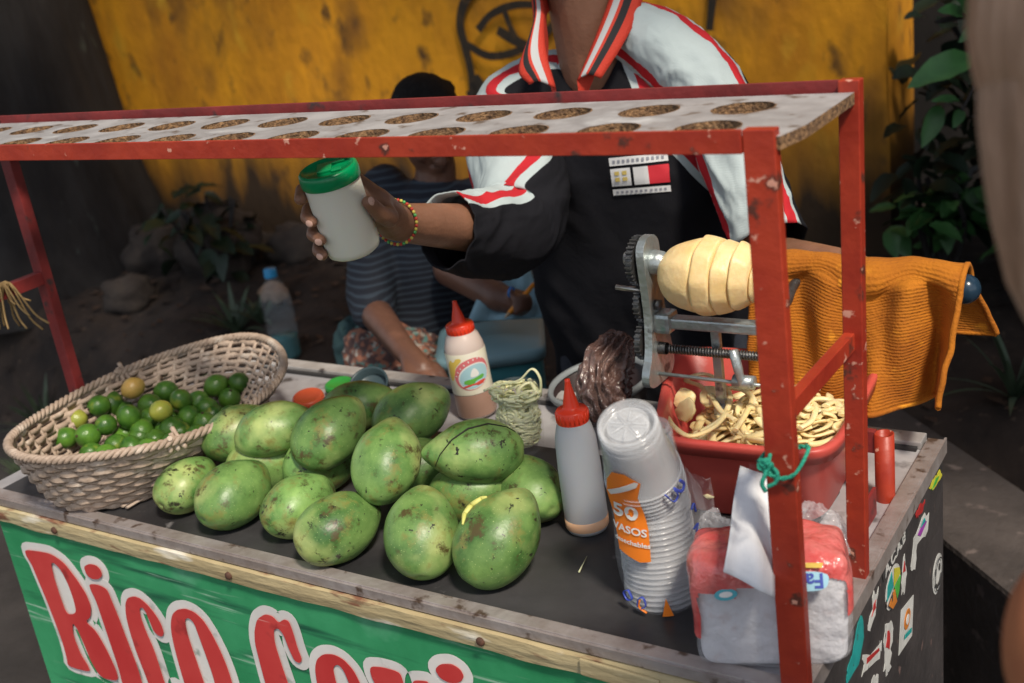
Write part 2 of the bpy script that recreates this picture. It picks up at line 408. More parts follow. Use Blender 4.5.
# shrubs and leafy sprays on the right
def leaf_shape(b, base, d, L, W, nrm, curl=.15, mi=0):
    """one pointed oval leaf with a folded midrib"""
    d = Vector(d).normalized(); nrm = Vector(nrm); nrm = (nrm - d * nrm.dot(d)).normalized(); s_ = d.cross(nrm)
    n = 9; L_ = []; Mv = []; R_ = []
    for i in range(n + 1):
        t = i / n; w_ = W * math.sin(PI * t ** .8) ** .8 * (1 if i < n else 0) * .5; c = Vector(base) + d * L * t - nrm * curl * L * t * t
        wav = .04 * W * math.sin(t * 19)
        L_.append(c - s_ * w_ + nrm * (w_ * .35 + wav)); Mv.append(c); R_.append(c + s_ * w_ + nrm * (w_ * .35 - wav))
    b.loft([L_, Mv, R_], mi=mi, closed=False)
def bush(name, label, c, rad, n, L, m, seed, group=None, stems=6):
    o = thing(name, (c[0], c[1], bank_z(c[0], c[1])), label, 'shrub', group); rr = random.Random(seed); b = MB(); s = MB()
    c = Vector(c)
    for i in range(n):
        q = Vector((rr.gauss(0, 1), rr.gauss(0, 1), rr.gauss(0, 1))).normalized() * rr.random() ** .5
        p = c + Vector((q.x * rad[0], q.y * rad[1], q.z * rad[2])); a = rr.uniform(0, 2 * PI)
        l = L * rr.uniform(.6, 1.2)
        leaf_shape(b, p, (math.cos(a), math.sin(a), rr.uniform(-.9, .3)), l, l * .5, (rr.uniform(-.5, .5), rr.uniform(-.8, .2), 1), rr.uniform(0, .4))
    for i in range(stems):
        a = rr.uniform(0, 2 * PI); e = c + Vector((math.cos(a) * rad[0] * .6, math.sin(a) * rad[1] * .6, rad[2] * .5))
        s.tube(smoothpath([(c.x, c.y, bank_z(c.x, c.y) - .05), c * .5 + e * .5 + Vector((rr.uniform(-.05, .05), 0, -.1)), e], 5), .008, 6)
    b.build('foliage', m, o, recalc=False); s.build('stem', M_bark, o); return o
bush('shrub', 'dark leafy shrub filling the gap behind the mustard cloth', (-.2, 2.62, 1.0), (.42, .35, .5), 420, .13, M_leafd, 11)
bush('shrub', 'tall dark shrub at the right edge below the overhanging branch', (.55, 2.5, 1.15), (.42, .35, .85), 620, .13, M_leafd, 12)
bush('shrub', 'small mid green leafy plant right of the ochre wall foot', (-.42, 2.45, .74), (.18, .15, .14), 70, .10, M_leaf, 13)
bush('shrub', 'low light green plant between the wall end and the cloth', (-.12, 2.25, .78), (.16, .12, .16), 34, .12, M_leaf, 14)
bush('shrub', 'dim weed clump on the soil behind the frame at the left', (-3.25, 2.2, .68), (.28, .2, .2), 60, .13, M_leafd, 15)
# overhanging branch with big bright leaves
o = thing('leafy_branch', at(1150, 40, 3.0), 'overhanging branch with a few big bright green leaves at the top right', 'branch')
s = MB(); s.tube(smoothpath([at(1150, -20, 3.1), at(1040, 5, 3.0), at(985, 12, 2.95), at(935, 22, 2.95)], 6), [.008] * 18 + [.004], 8)
s.tube(smoothpath([at(1040, 5, 3.0), at(985, 70, 2.95), at(962, 110, 2.9)], 5), .004, 6)
s.build('twig', M_bark, o)
nrm = -Vector(RM[:, 1])
for (u0, v0, u1, v1, W, sd) in [(976, 56, 913, 80, .085, 0), (968, 16, 942, 8, .05, .2), (972, 22, 958, -6, .05, -.2), (940, 105, 925, 143, .05, .5), (985, 25, 962, 38, .04, .2), (1000, 18, 1020, 40, .06, -.3), (960, 100, 935, 98, .03, 0), (962, 110, 955, 125, .03, .3)]:
    b = MB(); p0 = at(u0, v0, 2.95); p1 = at(u1, v1, 2.9)
    leaf_shape(b, p0, p1 - p0, (p1 - p0).length * 1.05, W, nrm + Vector((sd, 0, .9)), .12); b.build('leaf', M_leaf, o, recalc=False)

# spider plants / grass tufts
def tuft(name, label, base, n, L, seed, group=None, m=None):
    b = MB(); rr = random.Random(seed); base = Vector(base)
    for i in range(n):
        a = rr.uniform(0, 2 * PI); l = L * rr.uniform(.55, 1.1); w_ = rr.uniform(.006, .012); lean = rr.uniform(.2, .95)
        d = Vector((math.cos(a), math.sin(a), 0)); s_ = Vector((-d.y, d.x, 0)); ls = []; rs = []
        for k in range(9):
            t = k / 8; q = base + d * l * lean * t + Vector((0, 0, l * (1.15 - lean * .5) * (t - .75 * lean * t * t)))
            ww = w_ * (1 - t ** 2.5); ls.append(q - s_ * ww); rs.append(q + s_ * ww + Vector((0, 0, .002)))
        b.loft([ls, rs], closed=False)
    o = b.build(name, m or M_grass, loc=base, recalc=False); return tag(o, label, 'plant', group)
for k, (u, v, L, n, lab) in enumerate([
    (1003, 462, .26, 26, 'spidery long leaved plant behind the kerb at the right edge'),
    (1015, 400, .30, 30, 'paler spidery plant at the right edge above the other tuft'),
    (12, 400, .30, 34, 'grassy tuft at the far left below the red crossbar'),
    (22, 345, .30, 30, 'thin grass clump behind the leftmost red post'),
    (238, 335, .26, 26, 'faint grass tuft just left of the water bottle'),
    (262, 320, .22, 18, 'small tuft close behind the water bottle')]):
    p = aty(u, v, 1.85 if k < 2 else 1.8); p = atz(u, v, bank_z(p.x, p.y)); p.z = bank_z(p.x, p.y) - .01
    tuft('grass_tuft', lab, p, n, L, 30 + k)
# rocks and clods
def rock(u, v, y, s, lab, seed, m=M_rock, name='rock', cat='rock'):
    p = aty(u, v, y); b = MB(); rr = random.Random(seed)
    fn = lambda q: q * (1 + .35 * mnoise.noise(q * 1.6 + Vector((seed, 0, 0))) + .12 * mnoise.noise(q * 4 + Vector((0, seed, 0))))
    zz = bank_z(p.x, p.y); b.ell((p.x, p.y, zz + s[2] * .5), s, R3(0, 0, rr.uniform(-.6, .6)), fn=fn, nu=24, nv=16)
    return tag(b.build(name, m, loc=(p.x, p.y, zz)), lab, cat)
rock(218, 245, 2.35, (.26, .16, .17), 'big rounded rock at the foot of the wall above the basket', 1)
rock(160, 245, 2.3, (.16, .12, .13), 'smaller rock left of the big rock by the wall foot', 2)
rock(120, 262, 2.0, (.12, .1, .08), 'flat dark stone near the tree foot', 3)
rock(265, 252, 2.1, (.08, .05, .04), 'pale tan stone between the big rock and the vendor cup', 4, mat('pale_stone', (.34, .22, .14), (.2, .12, .07), 14, .9))
rock(300, 262, 2.45, (.13, .1, .09), 'brown rock right of the pale tan stone', 5)
rock(55, 255, 2.25, (.2, .14, .1), 'low dark rock beside the tree trunk base', 6)
# dry leaf litter on the bank
b = MB(); rr = random.Random(8)
for i in range(700):
    x = rr.uniform(-4.5, 1.2); y = rr.uniform(1.55, 2.6); p = Vector((x, y, bank_z(x, y) + .012)); leaf_quad(b, p, rr.uniform(.03, .07), rr, .4)
tag(b.build('leaf_litter', mat('dry_leaf', (.07, .04, .025), (.025, .016, .012), 3, .9, detail=1), recalc=False), 'dry brown leaf litter scattered over the dark soil', 'leaf litter', kind='stuff')
# ------------------------------------------------------------------ food cart
M_red = mat('red_paint', (.40, .044, .018), (.29, .026, .013), 14, .42, bump=.12, bscale=60, spots=[((.10, .03, .02), 30, .61, .67), ((.62, .30, .22), 60, .66, .70)])
M_redd = mat('shaded_red_paint', (.25, .03, .028), (.15, .02, .02), 14, .5, bump=.15, bscale=60, spots=[((.05, .03, .03), 30, .62, .72)])  # the red paint again, darkened where the frame stands in shade
M_steel = mat('worn_sheet_steel', (.36, .35, .37), (.56, .55, .56), 7, .38, metal=.35, bump=.08, bscale=40, r2=.6, spots=[((.10, .09, .09), 16, .60, .7)])
M_dark = mat('dark_steel_tray', (.022, .021, .023), (.050, .048, .050), 5, .30, bump=.05, bscale=60, r2=.55, spots=[((.16, .15, .15), 26, .68, .76)])
M_alu = mat('aluminium_edge', (.42, .38, .37), (.30, .25, .23), 20, .42, metal=.45, bump=.2, bscale=70, spots=[((.12, .08, .06), 34, .60, .68)])
M_trim = mat('old_cream_wood', (.48, .40, .23), (.36, .28, .15), 9, .75, bump=.3, bscale=50, stretch=(.5, 1, 2), spots=[((.20, .09, .05), 26, .57, .66), ((.66, .62, .52), 16, .60, .7)])
M_green = mat('green_sign_paint', (.022, .22, .085), (.05, .32, .14), 5, .42, bump=.08, bscale=30, spots=[((.14, .42, .25), 9, .60, .8)])
def scratches(m, colr, thr=(.70, .78), sc=(3, 1, 34), ang=.0):
    N = m.node_tree.nodes; Lk = m.node_tree.links; b = N['Principled BSDF']; src = b.inputs['Base Color'].links[0].from_socket
    tc = N.new('ShaderNodeTexCoord'); mp = N.new('ShaderNodeMapping'); mp.inputs['Scale'].default_value = sc; mp.inputs['Rotation'].default_value = (0, ang, 0)
    Lk.new(tc.outputs['Object'], mp.inputs[0]); nz = N.new('ShaderNodeTexNoise'); nz.inputs['Scale'].default_value = 2.2; nz.inputs['Detail'].default_value = 7
    Lk.new(mp.outputs[0], nz.inputs['Vector']); mr = N.new('ShaderNodeMapRange'); mr.inputs[1].default_value, mr.inputs[2].default_value = thr
    Lk.new(nz.outputs['Fac'], mr.inputs[0]); x = N.new('ShaderNodeMix'); x.data_type = 'RGBA'; Lk.new(mr.outputs[0], x.inputs[0]); Lk.new(src, x.inputs[6]); x.inputs[7].default_value = (*colr, 1)
    Lk.new(x.outputs[2], b.inputs['Base Color'])
scratches(M_green, (.012, .09, .05), (.55, .75), (2, 1, 26), .05)
scratches(M_green, (.30, .48, .36), (.62, .74), (3, 1, 60), -.06)
M_side = mat('black_side_paint', (.030, .027, .028), (.055, .048, .048), 9, .55, bump=.2, bscale=60, spots=[((.16, .10, .09), 40, .68, .74)])
M_chip = mat('chipboard', (.30, .17, .08), (.10, .055, .03), 160, .9, bump=.6, bscale=220, detail=2)
M_board = mat('worn_grey_laminate', (.40, .39, .39), (.22, .21, .21), 12, .5, bump=.05, spots=[((.14, .11, .09), 34, .60, .70), ((.50, .50, .50), 12, .56, .7)])
M_white = mat('white_paint', (.62, .60, .58), (.50, .48, .46), 18, .5)

cart = thing('food_cart', (-.7, .3, 0), 'street food cart with green lettered front, dark counter and red frame with a holed shelf', 'food cart')
TZ = .9
# carcass
b = MB(); b.box((-.695, .31, .52), (1.37, .60, .735)); b.build('cart_body', M_side, cart)
b = MB(); b.box((-.7185, .31, TZ - .008), (1.437, .62, .016)); b.build('countertop', M_steel, cart)
b = MB(); b.box((-.745, .222, TZ + .002), (1.30, .415, .004), bev=.001); b.build('tray_sheet', M_dark, cart)
# edges
b = MB(); b.box((-.7185, .0035, TZ + .005), (1.44, .021, .006), bev=.0012); b.box((-.7185, -.0085, TZ - .001), (1.44, .003, .013)); e_ = b.build('front_edge_strip', M_alu, cart)
b = MB(); rngs = []
for i in range(160):
    x = -1.437 + 1.43 * i / 159; h = .003 * mnoise.noise(Vector((x * 9, 0, 0))); h2 = .003 * mnoise.noise(Vector((x * 13, 7, 0))); z1 = TZ - .009 + h * .4; z0 = TZ - .037 + h2; y0 = -.015 + .002 * mnoise.noise(Vector((x * 15, 3, 0)))
    rngs.append([Vector((x, -.001, z1)), Vector((x, y0, z1 - .002)), Vector((x, y0 - .001, (z0 + z1) / 2)), Vector((x, y0 + .001, z0)), Vector((x, -.001, z0))])
b.loft(rngs, uv=False, caps=True); b.smooth = [False] * len(b.f); b.build('cream_trim', M_trim, cart)
# loose peeled piece at the right end and the screws
b = MB(); b.box((-.21, -.0185, TZ - .022), (.10, .004, .022), R3(0, .03, 0), bev=.0015); b.build('peeled_trim_piece', M_trim, cart)
b = MB()
for x in (-1.22, -.83, -.40): b.lathe([(0, .004), (.004, .004), (.006, .002), (.006, 0)], (x, -.0165, TZ - .024), (0, -1, 0), 12)
b.build('rusty_screws', mat('rust', (.06, .03, .02), (.12, .05, .03), 80, .8), cart)
b = MB(); b.box((-.011, .31, TZ + .004), (.022, .606, .008), bev=.0012); b.box((.0015, .31, TZ - .004), (.003, .62, .024)); b.build('side_edge_strip', M_alu, cart)
b = MB(); b.box((-.73, .603, TZ + .006), (1.41, .034, .012), bev=.0015); b.build('back_edge_strip', mat('pale_edge_strip', (.56, .55, .54), (.36, .34, .33), 14, .4, metal=.3, spots=[((.10, .09, .09), 28, .62, .68)]), cart)
b = MB(); b.box((-.73, .5815, TZ + .0035), (1.40, .008, .005)); b.build('black_seam', M_black, cart)
# green sign
b = MB(); b.box((-.690, -.0035, .475), (1.395, .007, .775)); sign = b.build('sign_panel', M_green, cart)
L = {
'R_outer' : [(-1.3323, 0.8142), (-1.2982, 0.8184), (-1.262, 0.8211), (-1.2318, 0.8106), (-1.2092, 0.7826), (-1.1954, 0.7578), (-1.1927, 0.7354), (-1.203, 0.7123), (-1.2215, 0.7001), (-1.1992, 0.6873), (-1.1848, 0.6542), (-1.1752, 0.617), (-1.1772, 0.5935), (-1.2238, 0.5874), (-1.2381, 0.6134), (-1.2434, 0.6443), (-1.2502, 0.6799), (-1.2588, 0.6893), (-1.2683, 0.6621), (-1.2627, 0.6233), (-1.2528, 0.6067), (-1.2493, 0.5913), (-1.3127, 0.5866), (-1.3083, 0.6028), (-1.3057, 0.6391), (-1.3098, 0.6813), (-1.3154, 0.728), (-1.3219, 0.7634), (-1.3254, 0.7887), (-1.3338, 0.8025)] ,
'R_hole' : [(-1.2658, 0.8036), (-1.2488, 0.7944), (-1.2399, 0.7657), (-1.2385, 0.7351), (-1.2412, 0.7163), (-1.252, 0.71), (-1.266, 0.7067), (-1.2683, 0.7387), (-1.2696, 0.7695)] ,
'dot' : [(-1.18, 0.8139), (-1.1635, 0.8223), (-1.1467, 0.8233), (-1.1375, 0.8169), (-1.138, 0.8055), (-1.1506, 0.7963), (-1.1683, 0.793), (-1.1791, 0.7992)] ,
'i' : [(-1.1794, 0.7816), (-1.1548, 0.7855), (-1.1355, 0.7813), (-1.1319, 0.7596), (-1.1265, 0.7307), (-1.1215, 0.6913), (-1.115, 0.6465), (-1.1141, 0.6033), (-1.115, 0.5727), (-1.1593, 0.5597), (-1.1692, 0.5876), (-1.1666, 0.622), (-1.1693, 0.6687), (-1.1719, 0.7147), (-1.1737, 0.75), (-1.18, 0.7714)] ,
'c' : [(-1.0986, 0.7632), (-1.0888, 0.776), (-1.0714, 0.7833), (-1.057, 0.7826), (-1.0417, 0.7731), (-1.03, 0.7594), (-1.0227, 0.7448), (-1.0212, 0.7286), (-1.0271, 0.7198), (-1.037, 0.7187), (-1.0457, 0.7258), (-1.0485, 0.7418), (-1.0513, 0.7577), (-1.0566, 0.7663), (-1.0663, 0.7624), (-1.0688, 0.7435), (-1.0653, 0.7176), (-1.0584, 0.689), (-1.0562, 0.6589), (-1.0545, 0.6203), (-1.048, 0.600), (-1.040, 0.606), (-1.036, 0.625), (-1.024, 0.628), (-1.022, 0.602), (-1.030, 0.580), (-1.052, 0.570), (-1.0836, 0.5849), (-1.0971, 0.6082), (-1.1002, 0.6365), (-1.1057, 0.6698), (-1.1074, 0.7071), (-1.1061, 0.7379)] ,
'o_outer' : [(-0.9984, 0.7507), (-0.989, 0.7692), (-0.9741, 0.7818), (-0.9542, 0.7884), (-0.9353, 0.7868), (-0.9193, 0.7764), (-0.9072, 0.7539), (-0.8971, 0.7245), (-0.8911, 0.6938), (-0.8895, 0.6671), (-0.8935, 0.6405), (-.905, .600), (-.925, .578), (-.958, .570), (-.985, .580), (-.999, .595), (-1.0041, 0.6346), (-1.0052, 0.6625), (-1.0053, 0.6994), (-1.0033, 0.7298)] ,
'o_hole' : [(-0.9595, 0.766), (-0.9506, 0.7694), (-0.9445, 0.7639), (-0.9417, 0.742), (-0.937, 0.7075), (-0.9332, 0.6756), (-0.9337, 0.6422), (-.938, .605), (-.948, .603), (-0.951, 0.6372), (-0.9538, 0.6599), (-0.9584, 0.7018), (-0.9619, 0.7402)] ,
'C' : [(-0.8114, 0.7847), (-0.8002, 0.8068), (-0.7817, 0.8198), (-0.7668, 0.8204), (-0.7572, 0.8109), (-0.7451, 0.8201), (-0.7357, 0.8195), (-0.7325, 0.8044), (-0.7304, 0.7753), (-0.7264, 0.7572), (-0.7331, 0.7498), (-0.7423, 0.7517), (-0.7485, 0.7706), (-0.7523, 0.7931), (-0.7597, 0.8018), (-0.7707, 0.797), (-0.7749, 0.7724), (-0.7717, 0.7386), (-0.7665, 0.7023), (-0.7623, 0.6705), (-.757, .625), (-.748, .606), (-.738, .612), (-.732, .645), (-.720, .648), (-.716, .605), (-.728, .578), (-.755, .568), (-.790, .580), (-.8075, .615), (-0.8154, 0.6884), (-0.8164, 0.731), (-0.8169, 0.7616)] ,
'o2_outer' : [(-0.705, 0.748), (-0.6971, 0.7663), (-0.6825, 0.7786), (-0.6628, 0.7838), (-0.6455, 0.7801), (-0.6306, 0.7662), (-0.6224, 0.7431), (-0.6154, 0.7141), (-.610, .665), (-.609, .63), (-.618, .590), (-.645, .572), (-.680, .580), (-.698, .61), (-0.7046, 0.6876), (-0.7074, 0.719)] ,
'o2_hole' : [(-0.6665, 0.7585), (-0.6579, 0.7659), (-0.6514, 0.7585), (-0.6465, 0.7363), (-0.6429, 0.7123), (-.640, .650), (-.643, .61), (-.652, .608), (-.657, .65), (-0.6601, 0.7073), (-0.6662, 0.7307)] ,
'x' : [(-0.5999, 0.7808), (-0.5779, 0.786), (-0.5563, 0.7866), (-0.5462, 0.7841), (-0.5440, 0.7648), (-.538, .735), (-.534, .735), (-0.5303, 0.7693), (-0.5263, 0.7788), (-0.511, 0.7831), (-0.500, 0.7841), (-.502, .760), (-.515, .715), (-.522, .68), (-.510, .63), (-.497, .585), (-.503, .575), (-.535, .572), (-.541, .60), (-.546, .625), (-.552, .60), (-.560, .575), (-.592, .575), (-.586, .60), (-.567, .68), (-.582, .735), (-0.5995, 0.76)] ,
'dot2' : [(-0.4859, 0.8078), (-0.4759, 0.8183), (-0.457, 0.8241), (-0.4442, 0.8192), (-0.4401, 0.8088), (-0.4479, 0.7981), (-0.4647, 0.7922), (-0.4801, 0.7957)] ,
'i2' : [(-.487, .778), (-.462, .783), (-.444, .779), (-.441, .70), (-.432, .60), (-.432, .575), (-.474, .570), (-.478, .62), (-.483, .70)],
}
M_let = mat('red_lettering', (.48, .035, .035), (.56, .06, .055), 6, .45, spots=[((.30, .03, .03), 20, .62, .72)])
scratches(M_let, (.62, .22, .20), (.69, .76), (3, 1, 50), -.1)
M_letw = mat('white_lettering', (.72, .70, .67), (.58, .57, .55), 7, .5, spots=[((.30, .36, .32), 22, .64, .74)])
fnp = lambda y: (lambda a, c, d: Vector((a, y - d, c)))
def letter(nm, outer, hole, k, lift=0):
    sh = lambda pl: [(a, c) for a, c in pl]
    po = round_poly(sh(L[outer]), 2); ho = [offset_poly(round_poly(sh(L[hole]), 2), .0030)] if hole else []
    b = MB(); b.prism(po, ho, fnp(-.0104 - .00002 * k), 0, .0006); lo = b.build(nm, M_let, sign)
    b = MB(); b.prism(offset_poly(po, .0135), [], fnp(-.0074 - .00018 * k), 0, .0002); b.build('white_outline', M_letw, lo)
for k, (nm, o_, h_) in enumerate([('letter_r', 'R_outer', 'R_hole'), ('letter_i_dot', 'dot', None), ('letter_i', 'i', None), ('letter_c', 'c', None), ('letter_o', 'o_outer', 'o_hole'),
                              ('letter_c', 'C', None), ('letter_o', 'o2_outer', 'o2_hole'), ('letter_x', 'x', None), ('letter_i_dot', 'dot2', None), ('letter_i', 'i2', None)]):
    letter(nm, o_, h_, k)

# stickers on the black side panel (x = 0 plane, coordinates are (y, z))
def fpx(x): return lambda a, c, d: Vector((x + d, a, c))
SX = -.0098
b = MB(); b.box((-.005, .31, .52), (.01, .596, .735)); side = b.build('side_panel', M_side, cart)
def sticker(nm, shapes):
    """shapes: [(poly, colour material)] stacked upwards"""
    for k, (pl, m_, hole) in enumerate(shapes):
        b = MB(); b.prism(pl, hole, fpx(.0004 + .0007 * k), 0, .0006)
        if k == 0: root = b.build(nm, m_, side)
        else: b.build('print', m_, root)
flat = lambda nm, c_: mat(nm, c_, tuple(x * .75 for x in c_), 40, .5, spots=[((.05, .045, .045), 55, .66, .7)])
Wh, Ye, Te, Gr, Re, Pu, Or = flat('sticker_white', (.6, .6, .58)), flat('sticker_yellow', (.6, .55, .05)), flat('sticker_teal', (.02, .33, .32)), flat('sticker_green', (.08, .40, .06)), flat('sticker_red', (.45, .03, .03)), flat('sticker_purple', (.3, .05, .35)), flat('sticker_orange', (.6, .2, .03))
def ragged(pl, n=3, amp=.004, seed=0):
    q = pl
    for _ in range(n):
        o_ = []
        for i in range(len(q)):
            a, c_ = q[i], q[(i + 1) % len(q)]; o_ += [a, ((a[0] + c_[0]) / 2, (a[1] + c_[1]) / 2)]
        q = o_
    r_ = random.Random(seed); return [(a + r_.uniform(-amp, amp), c_ + r_.uniform(-amp, amp)) for a, c_ in q]
sticker('yellow_sticker', [(ragged([(.5223, .8743), (.5496, .8776), (.5864, .8717), (.6, .8569), (.5492, .8605)], 2, .002, 1), Ye, []), ([(.535, .866), (.56, .872), (.58, .866), (.56, .863)], Gr, [])])
sticker('figure_sticker', [(ragged([(.4167, .801), (.4351, .8435), (.495, .8495), (.5213, .8353), (.5116, .8107), (.451, .8225), (.4413, .7913)], 2, .003, 2), Wh, []),
        ([(.455, .838), (.49, .843), (.505, .832), (.47, .828)], Pu, []), ([(.47, .842), (.49, .846), (.495, .838)], Te, [])])
disc = lambda cy, cz, ry, rz, n=28: [(cy + ry * math.cos(2 * PI * i / n), cz + rz * math.sin(2 * PI * i / n)) for i in range(n)]
sticker('round_sticker', [(disc(.330, .832, .035, .028), Wh, []), ([(.330, .832), (.300, .828), (.305, .848), (.325, .857)], Te, []), ([(.331, .833), (.335, .857), (.358, .845), (.361, .834)], Ye, []),
        ([(.330, .831), (.361, .832), (.352, .814), (.342, .808)], Gr, []), ([(.329, .830), (.338, .806), (.318, .807), (.301, .822)], Or, [])])
sticker('torn_sticker', [(ragged([(.372, .797), (.374, .829), (.387, .845), (.396, .813), (.384, .787)], 2, .003, 4), Wh, []), ([(.378, .825), (.386, .838), (.39, .82)], Re, [])])
sticker('card_sticker', [([(.3511, .7129), (.3671, .7733), (.4314, .7577), (.4205, .6992)], Wh, []), (disc(.395, .742, .016, .014), Or, []), (disc(.395, .742, .008, .007), Wh, []), ([(.375, .723), (.380, .728), (.412, .718), (.410, .712)], Te, [])])
sticker('face_sticker', [(disc(.568, .710, .029, .031), Wh, []), (disc(.556, .718, .004, .006, 10), M_black, []), (disc(.577, .717, .004, .006, 10), M_black, []),
        ([(.548, .700), (.560, .690), (.577, .690), (.588, .702), (.583, .703), (.575, .695), (.561, .695), (.552, .703)], M_black, []), (disc(.568, .710, .024, .026), M_black, [disc(.568, .710, .022, .024)])])
sticker('torn_sticker', [(ragged([(.283, .7567), (.2931, .7968), (.3267, .7829), (.3168, .7463), (.3099, .7191), (.2877, .7201)], 2, .006, 6), Wh, []), (ragged([(.292, .765), (.30, .785), (.312, .776), (.305, .755)], 1, .002, 1), Re, [])])
sticker('teal_sticker', [(ragged([(.1308, .8246), (.1795, .8182), (.2006, .8391), (.1979, .875), (.18, .875), (.1559, .8468), (.1334, .84)], 2, .002, 7), Te, [])])
sticker('torn_sticker', [(ragged([(.1984, .8141), (.2639, .7882), (.278, .7881), (.2693, .766), (.19, .7931)], 2, .006, 8), Wh, []), ([(.21, .805), (.26, .786), (.262, .781), (.208, .798)], Re, [])])
sticker('torn_sticker', [(ragged([(.2217, .8462), (.2262, .8312), (.2547, .8487), (.2698, .8661), (.2498, .8738)], 2, .006, 9), Wh, []), (ragged([(.235, .848), (.25, .853), (.255, .862), (.24, .86)], 1, .003, 3), Re, [])])
sticker('torn_sticker', [(ragged([(.22, .745), (.235, .76), (.262, .745), (.25, .70), (.232, .70)], 2, .006, 12), Wh, [])])
sticker('torn_sticker', [(ragged([(.45, .872), (.47, .876), (.50, .868), (.49, .86), (.46, .862)], 2, .004, 14), Re, [])])
def text_mesh(nm, txt, size, M, m_, parent, extr=.0003, bold=False):
    cu = bpy.data.curves.new(nm, 'FONT'); cu.body = txt; cu.size = size; cu.extrude = extr; cu.align_x = 'CENTER'; cu.align_y = 'CENTER'; cu.offset = size * .02 if bold else 0
    to = bpy.data.objects.new(nm, cu); C.objects.link(to); dg = bpy.context.evaluated_depsgraph_get(); dg.update()
    me = bpy.data.meshes.new_from_object(to.evaluated_get(dg)); bpy.data.objects.remove(to)
    org = ORG.get(parent.name, Vector((0, 0, 0)))
    for v in me.vertices: v.co = (M @ v.co) - org
    me.materials.clear(); me.materials.append(m_)
    o = bpy.data.objects.new(nm, me); C.objects.link(o); o.parent = parent; ORG[o.name] = org; return o
b = MB(); b.prism([(.283, .8795), (.405, .884), (.402, .864), (.288, .864)], [], fpx(.0004), 0, .0006); st = b.build('lettered_sticker', M_black, side)
text_mesh('sticker_text', 'A.C.A.B', .030, Matrix(((0, 0, 1, .0016), (1, 0, 0, .343), (0, .75, 0, .8735), (0, 0, 0, 1))), Wh, st, bold=True)

# red frame
def post(nm, p0, p1, w, d, m_, par=cart):
    b = MB(); p0 = Vector(p0); p1 = Vector(p1); r0 = []; r1 = []
    for sx, sy in ((-1, -1), (1, -1), (1, 1), (-1, 1)):
        r0.append(p0 + Vector((sx * w / 2, sy * d / 2, 0))); r1.append(p1 + Vector((sx * w / 2, sy * d / 2, 0)))
    rg = [[a.lerp(c_, k / 6) for a, c_ in zip(r0, r1)] for k in range(7)]
    b.loft(rg, uv=False, caps=True)
    o = b.build(nm, m_, par); me = o.data; me.polygons.foreach_set('use_smooth', [False] * len(me.polygons))
    md = o.modifiers.new('b', 'BEVEL'); md.width = .0012; md.segments = 2; md.limit_method = 'ANGLE'; return o
post('post', (-.012, .008, TZ - .02), (-.0205, .015, 1.4895), .030, .014, M_red)
post('post', (-.012, .229, TZ - .004), (-.002, .222, 1.4945), .022, .016, M_red)
post('post', (-1.425, .229, TZ - .03), (-1.432, .225, 1.478), .026, .018, M_redd)
post('post', (-1.425, .012, TZ - .03), (-1.432, .015, 1.4895), .026, .014, M_redd)
b = MB(); b.box((-.729, .0085, 1.4790), (1.386, .004, .022), bev=.0008); b.box((-.729, .0205, 1.4695), (1.386, .0195, .002)); b.build('front_rail', M_red, cart)
b = MB(); b.box((-.722, .2295, 1.4800), (1.416, .004, .026), bev=.0008); b.box((-.722, .218, 1.4665), (1.40, .017, .003)); b.build('back_rail', M_redd, cart)
def brace(p0, p1, w, m_):
    b = MB(); b.tube([p0, p1], w * .7071, 4, up=(0, 0, 1)); o = b.build('crossbar', m_, cart)
    for q in o.data.polygons: q.use_smooth = False
    return o
def bar(nm, p0, p1, wy, wz, m_):
    p0 = Vector(p0); p1 = Vector(p1); d = p1 - p0; b = MB(); b.box((p0 + p1) / 2, (wy, d.length, wz), d.to_track_quat('Y', 'Z').to_matrix(), bev=.001); return b.build(nm, m_, cart)
bar('crossbar', (-.016, .0165, 1.209), (-.010, .2175, 1.211), .012, .020, M_red)
bar('crossbar', (-1.428, .0195, 1.209), (-1.428, .2175, 1.211), .020, .022, M_redd)
# shelf board with two rows of cup holes
b = MB(); holes = []
for k in range(13):
    for yy, dx in ((.148, 0), (.056, -.001 * k)):
        cx = -.088 - .1045 * k + dx; holes.append([(cx + .0315 * math.cos(2 * PI * i / 30), yy + .0315 * math.sin(2 * PI * i / 30)) for i in range(30)][::-1])
out = [(-1.415, .0115), (-.002, .0115), (.006, .06), (.004, .2135), (-1.415, .2155)]
b.prism(out, holes, lambda a, c_, d: Vector((a, c_, 1.4665 + .004 + d)), 0, .012)
sb = b.build('shelf_board', [M_board, M_chip], cart)
for q in sb.data.polygons: q.material_index = 1 if abs(q.normal.z) < .5 else 0
# sawdusty worn ring round every hole
for k, h_ in enumerate(holes):
    b = MB(); n = len(h_); cx = sum(q[0] for q in h_) / n; cy = sum(q[1] for q in h_) / n; vs = []
    for i, q in enumerate(h_):
        rr_ = 1.02 + .05 * (mnoise.noise(Vector((i * .9, k * 3.1, 0))) + .5)
        vs += [(cx + (q[0] - cx) * .992, cy + (q[1] - cy) * .992, 1.4829), (cx + (q[0] - cx) * rr_, cy + (q[1] - cy) * rr_, 1.4827)]
    b.add(vs, [[2 * i, 2 * i + 1, (2 * i + 3) % (2 * n), (2 * i + 2) % (2 * n)] for i in range(n)], smooth=False)
    b.build('worn_hole_edge', M_chip, sb, recalc=False)
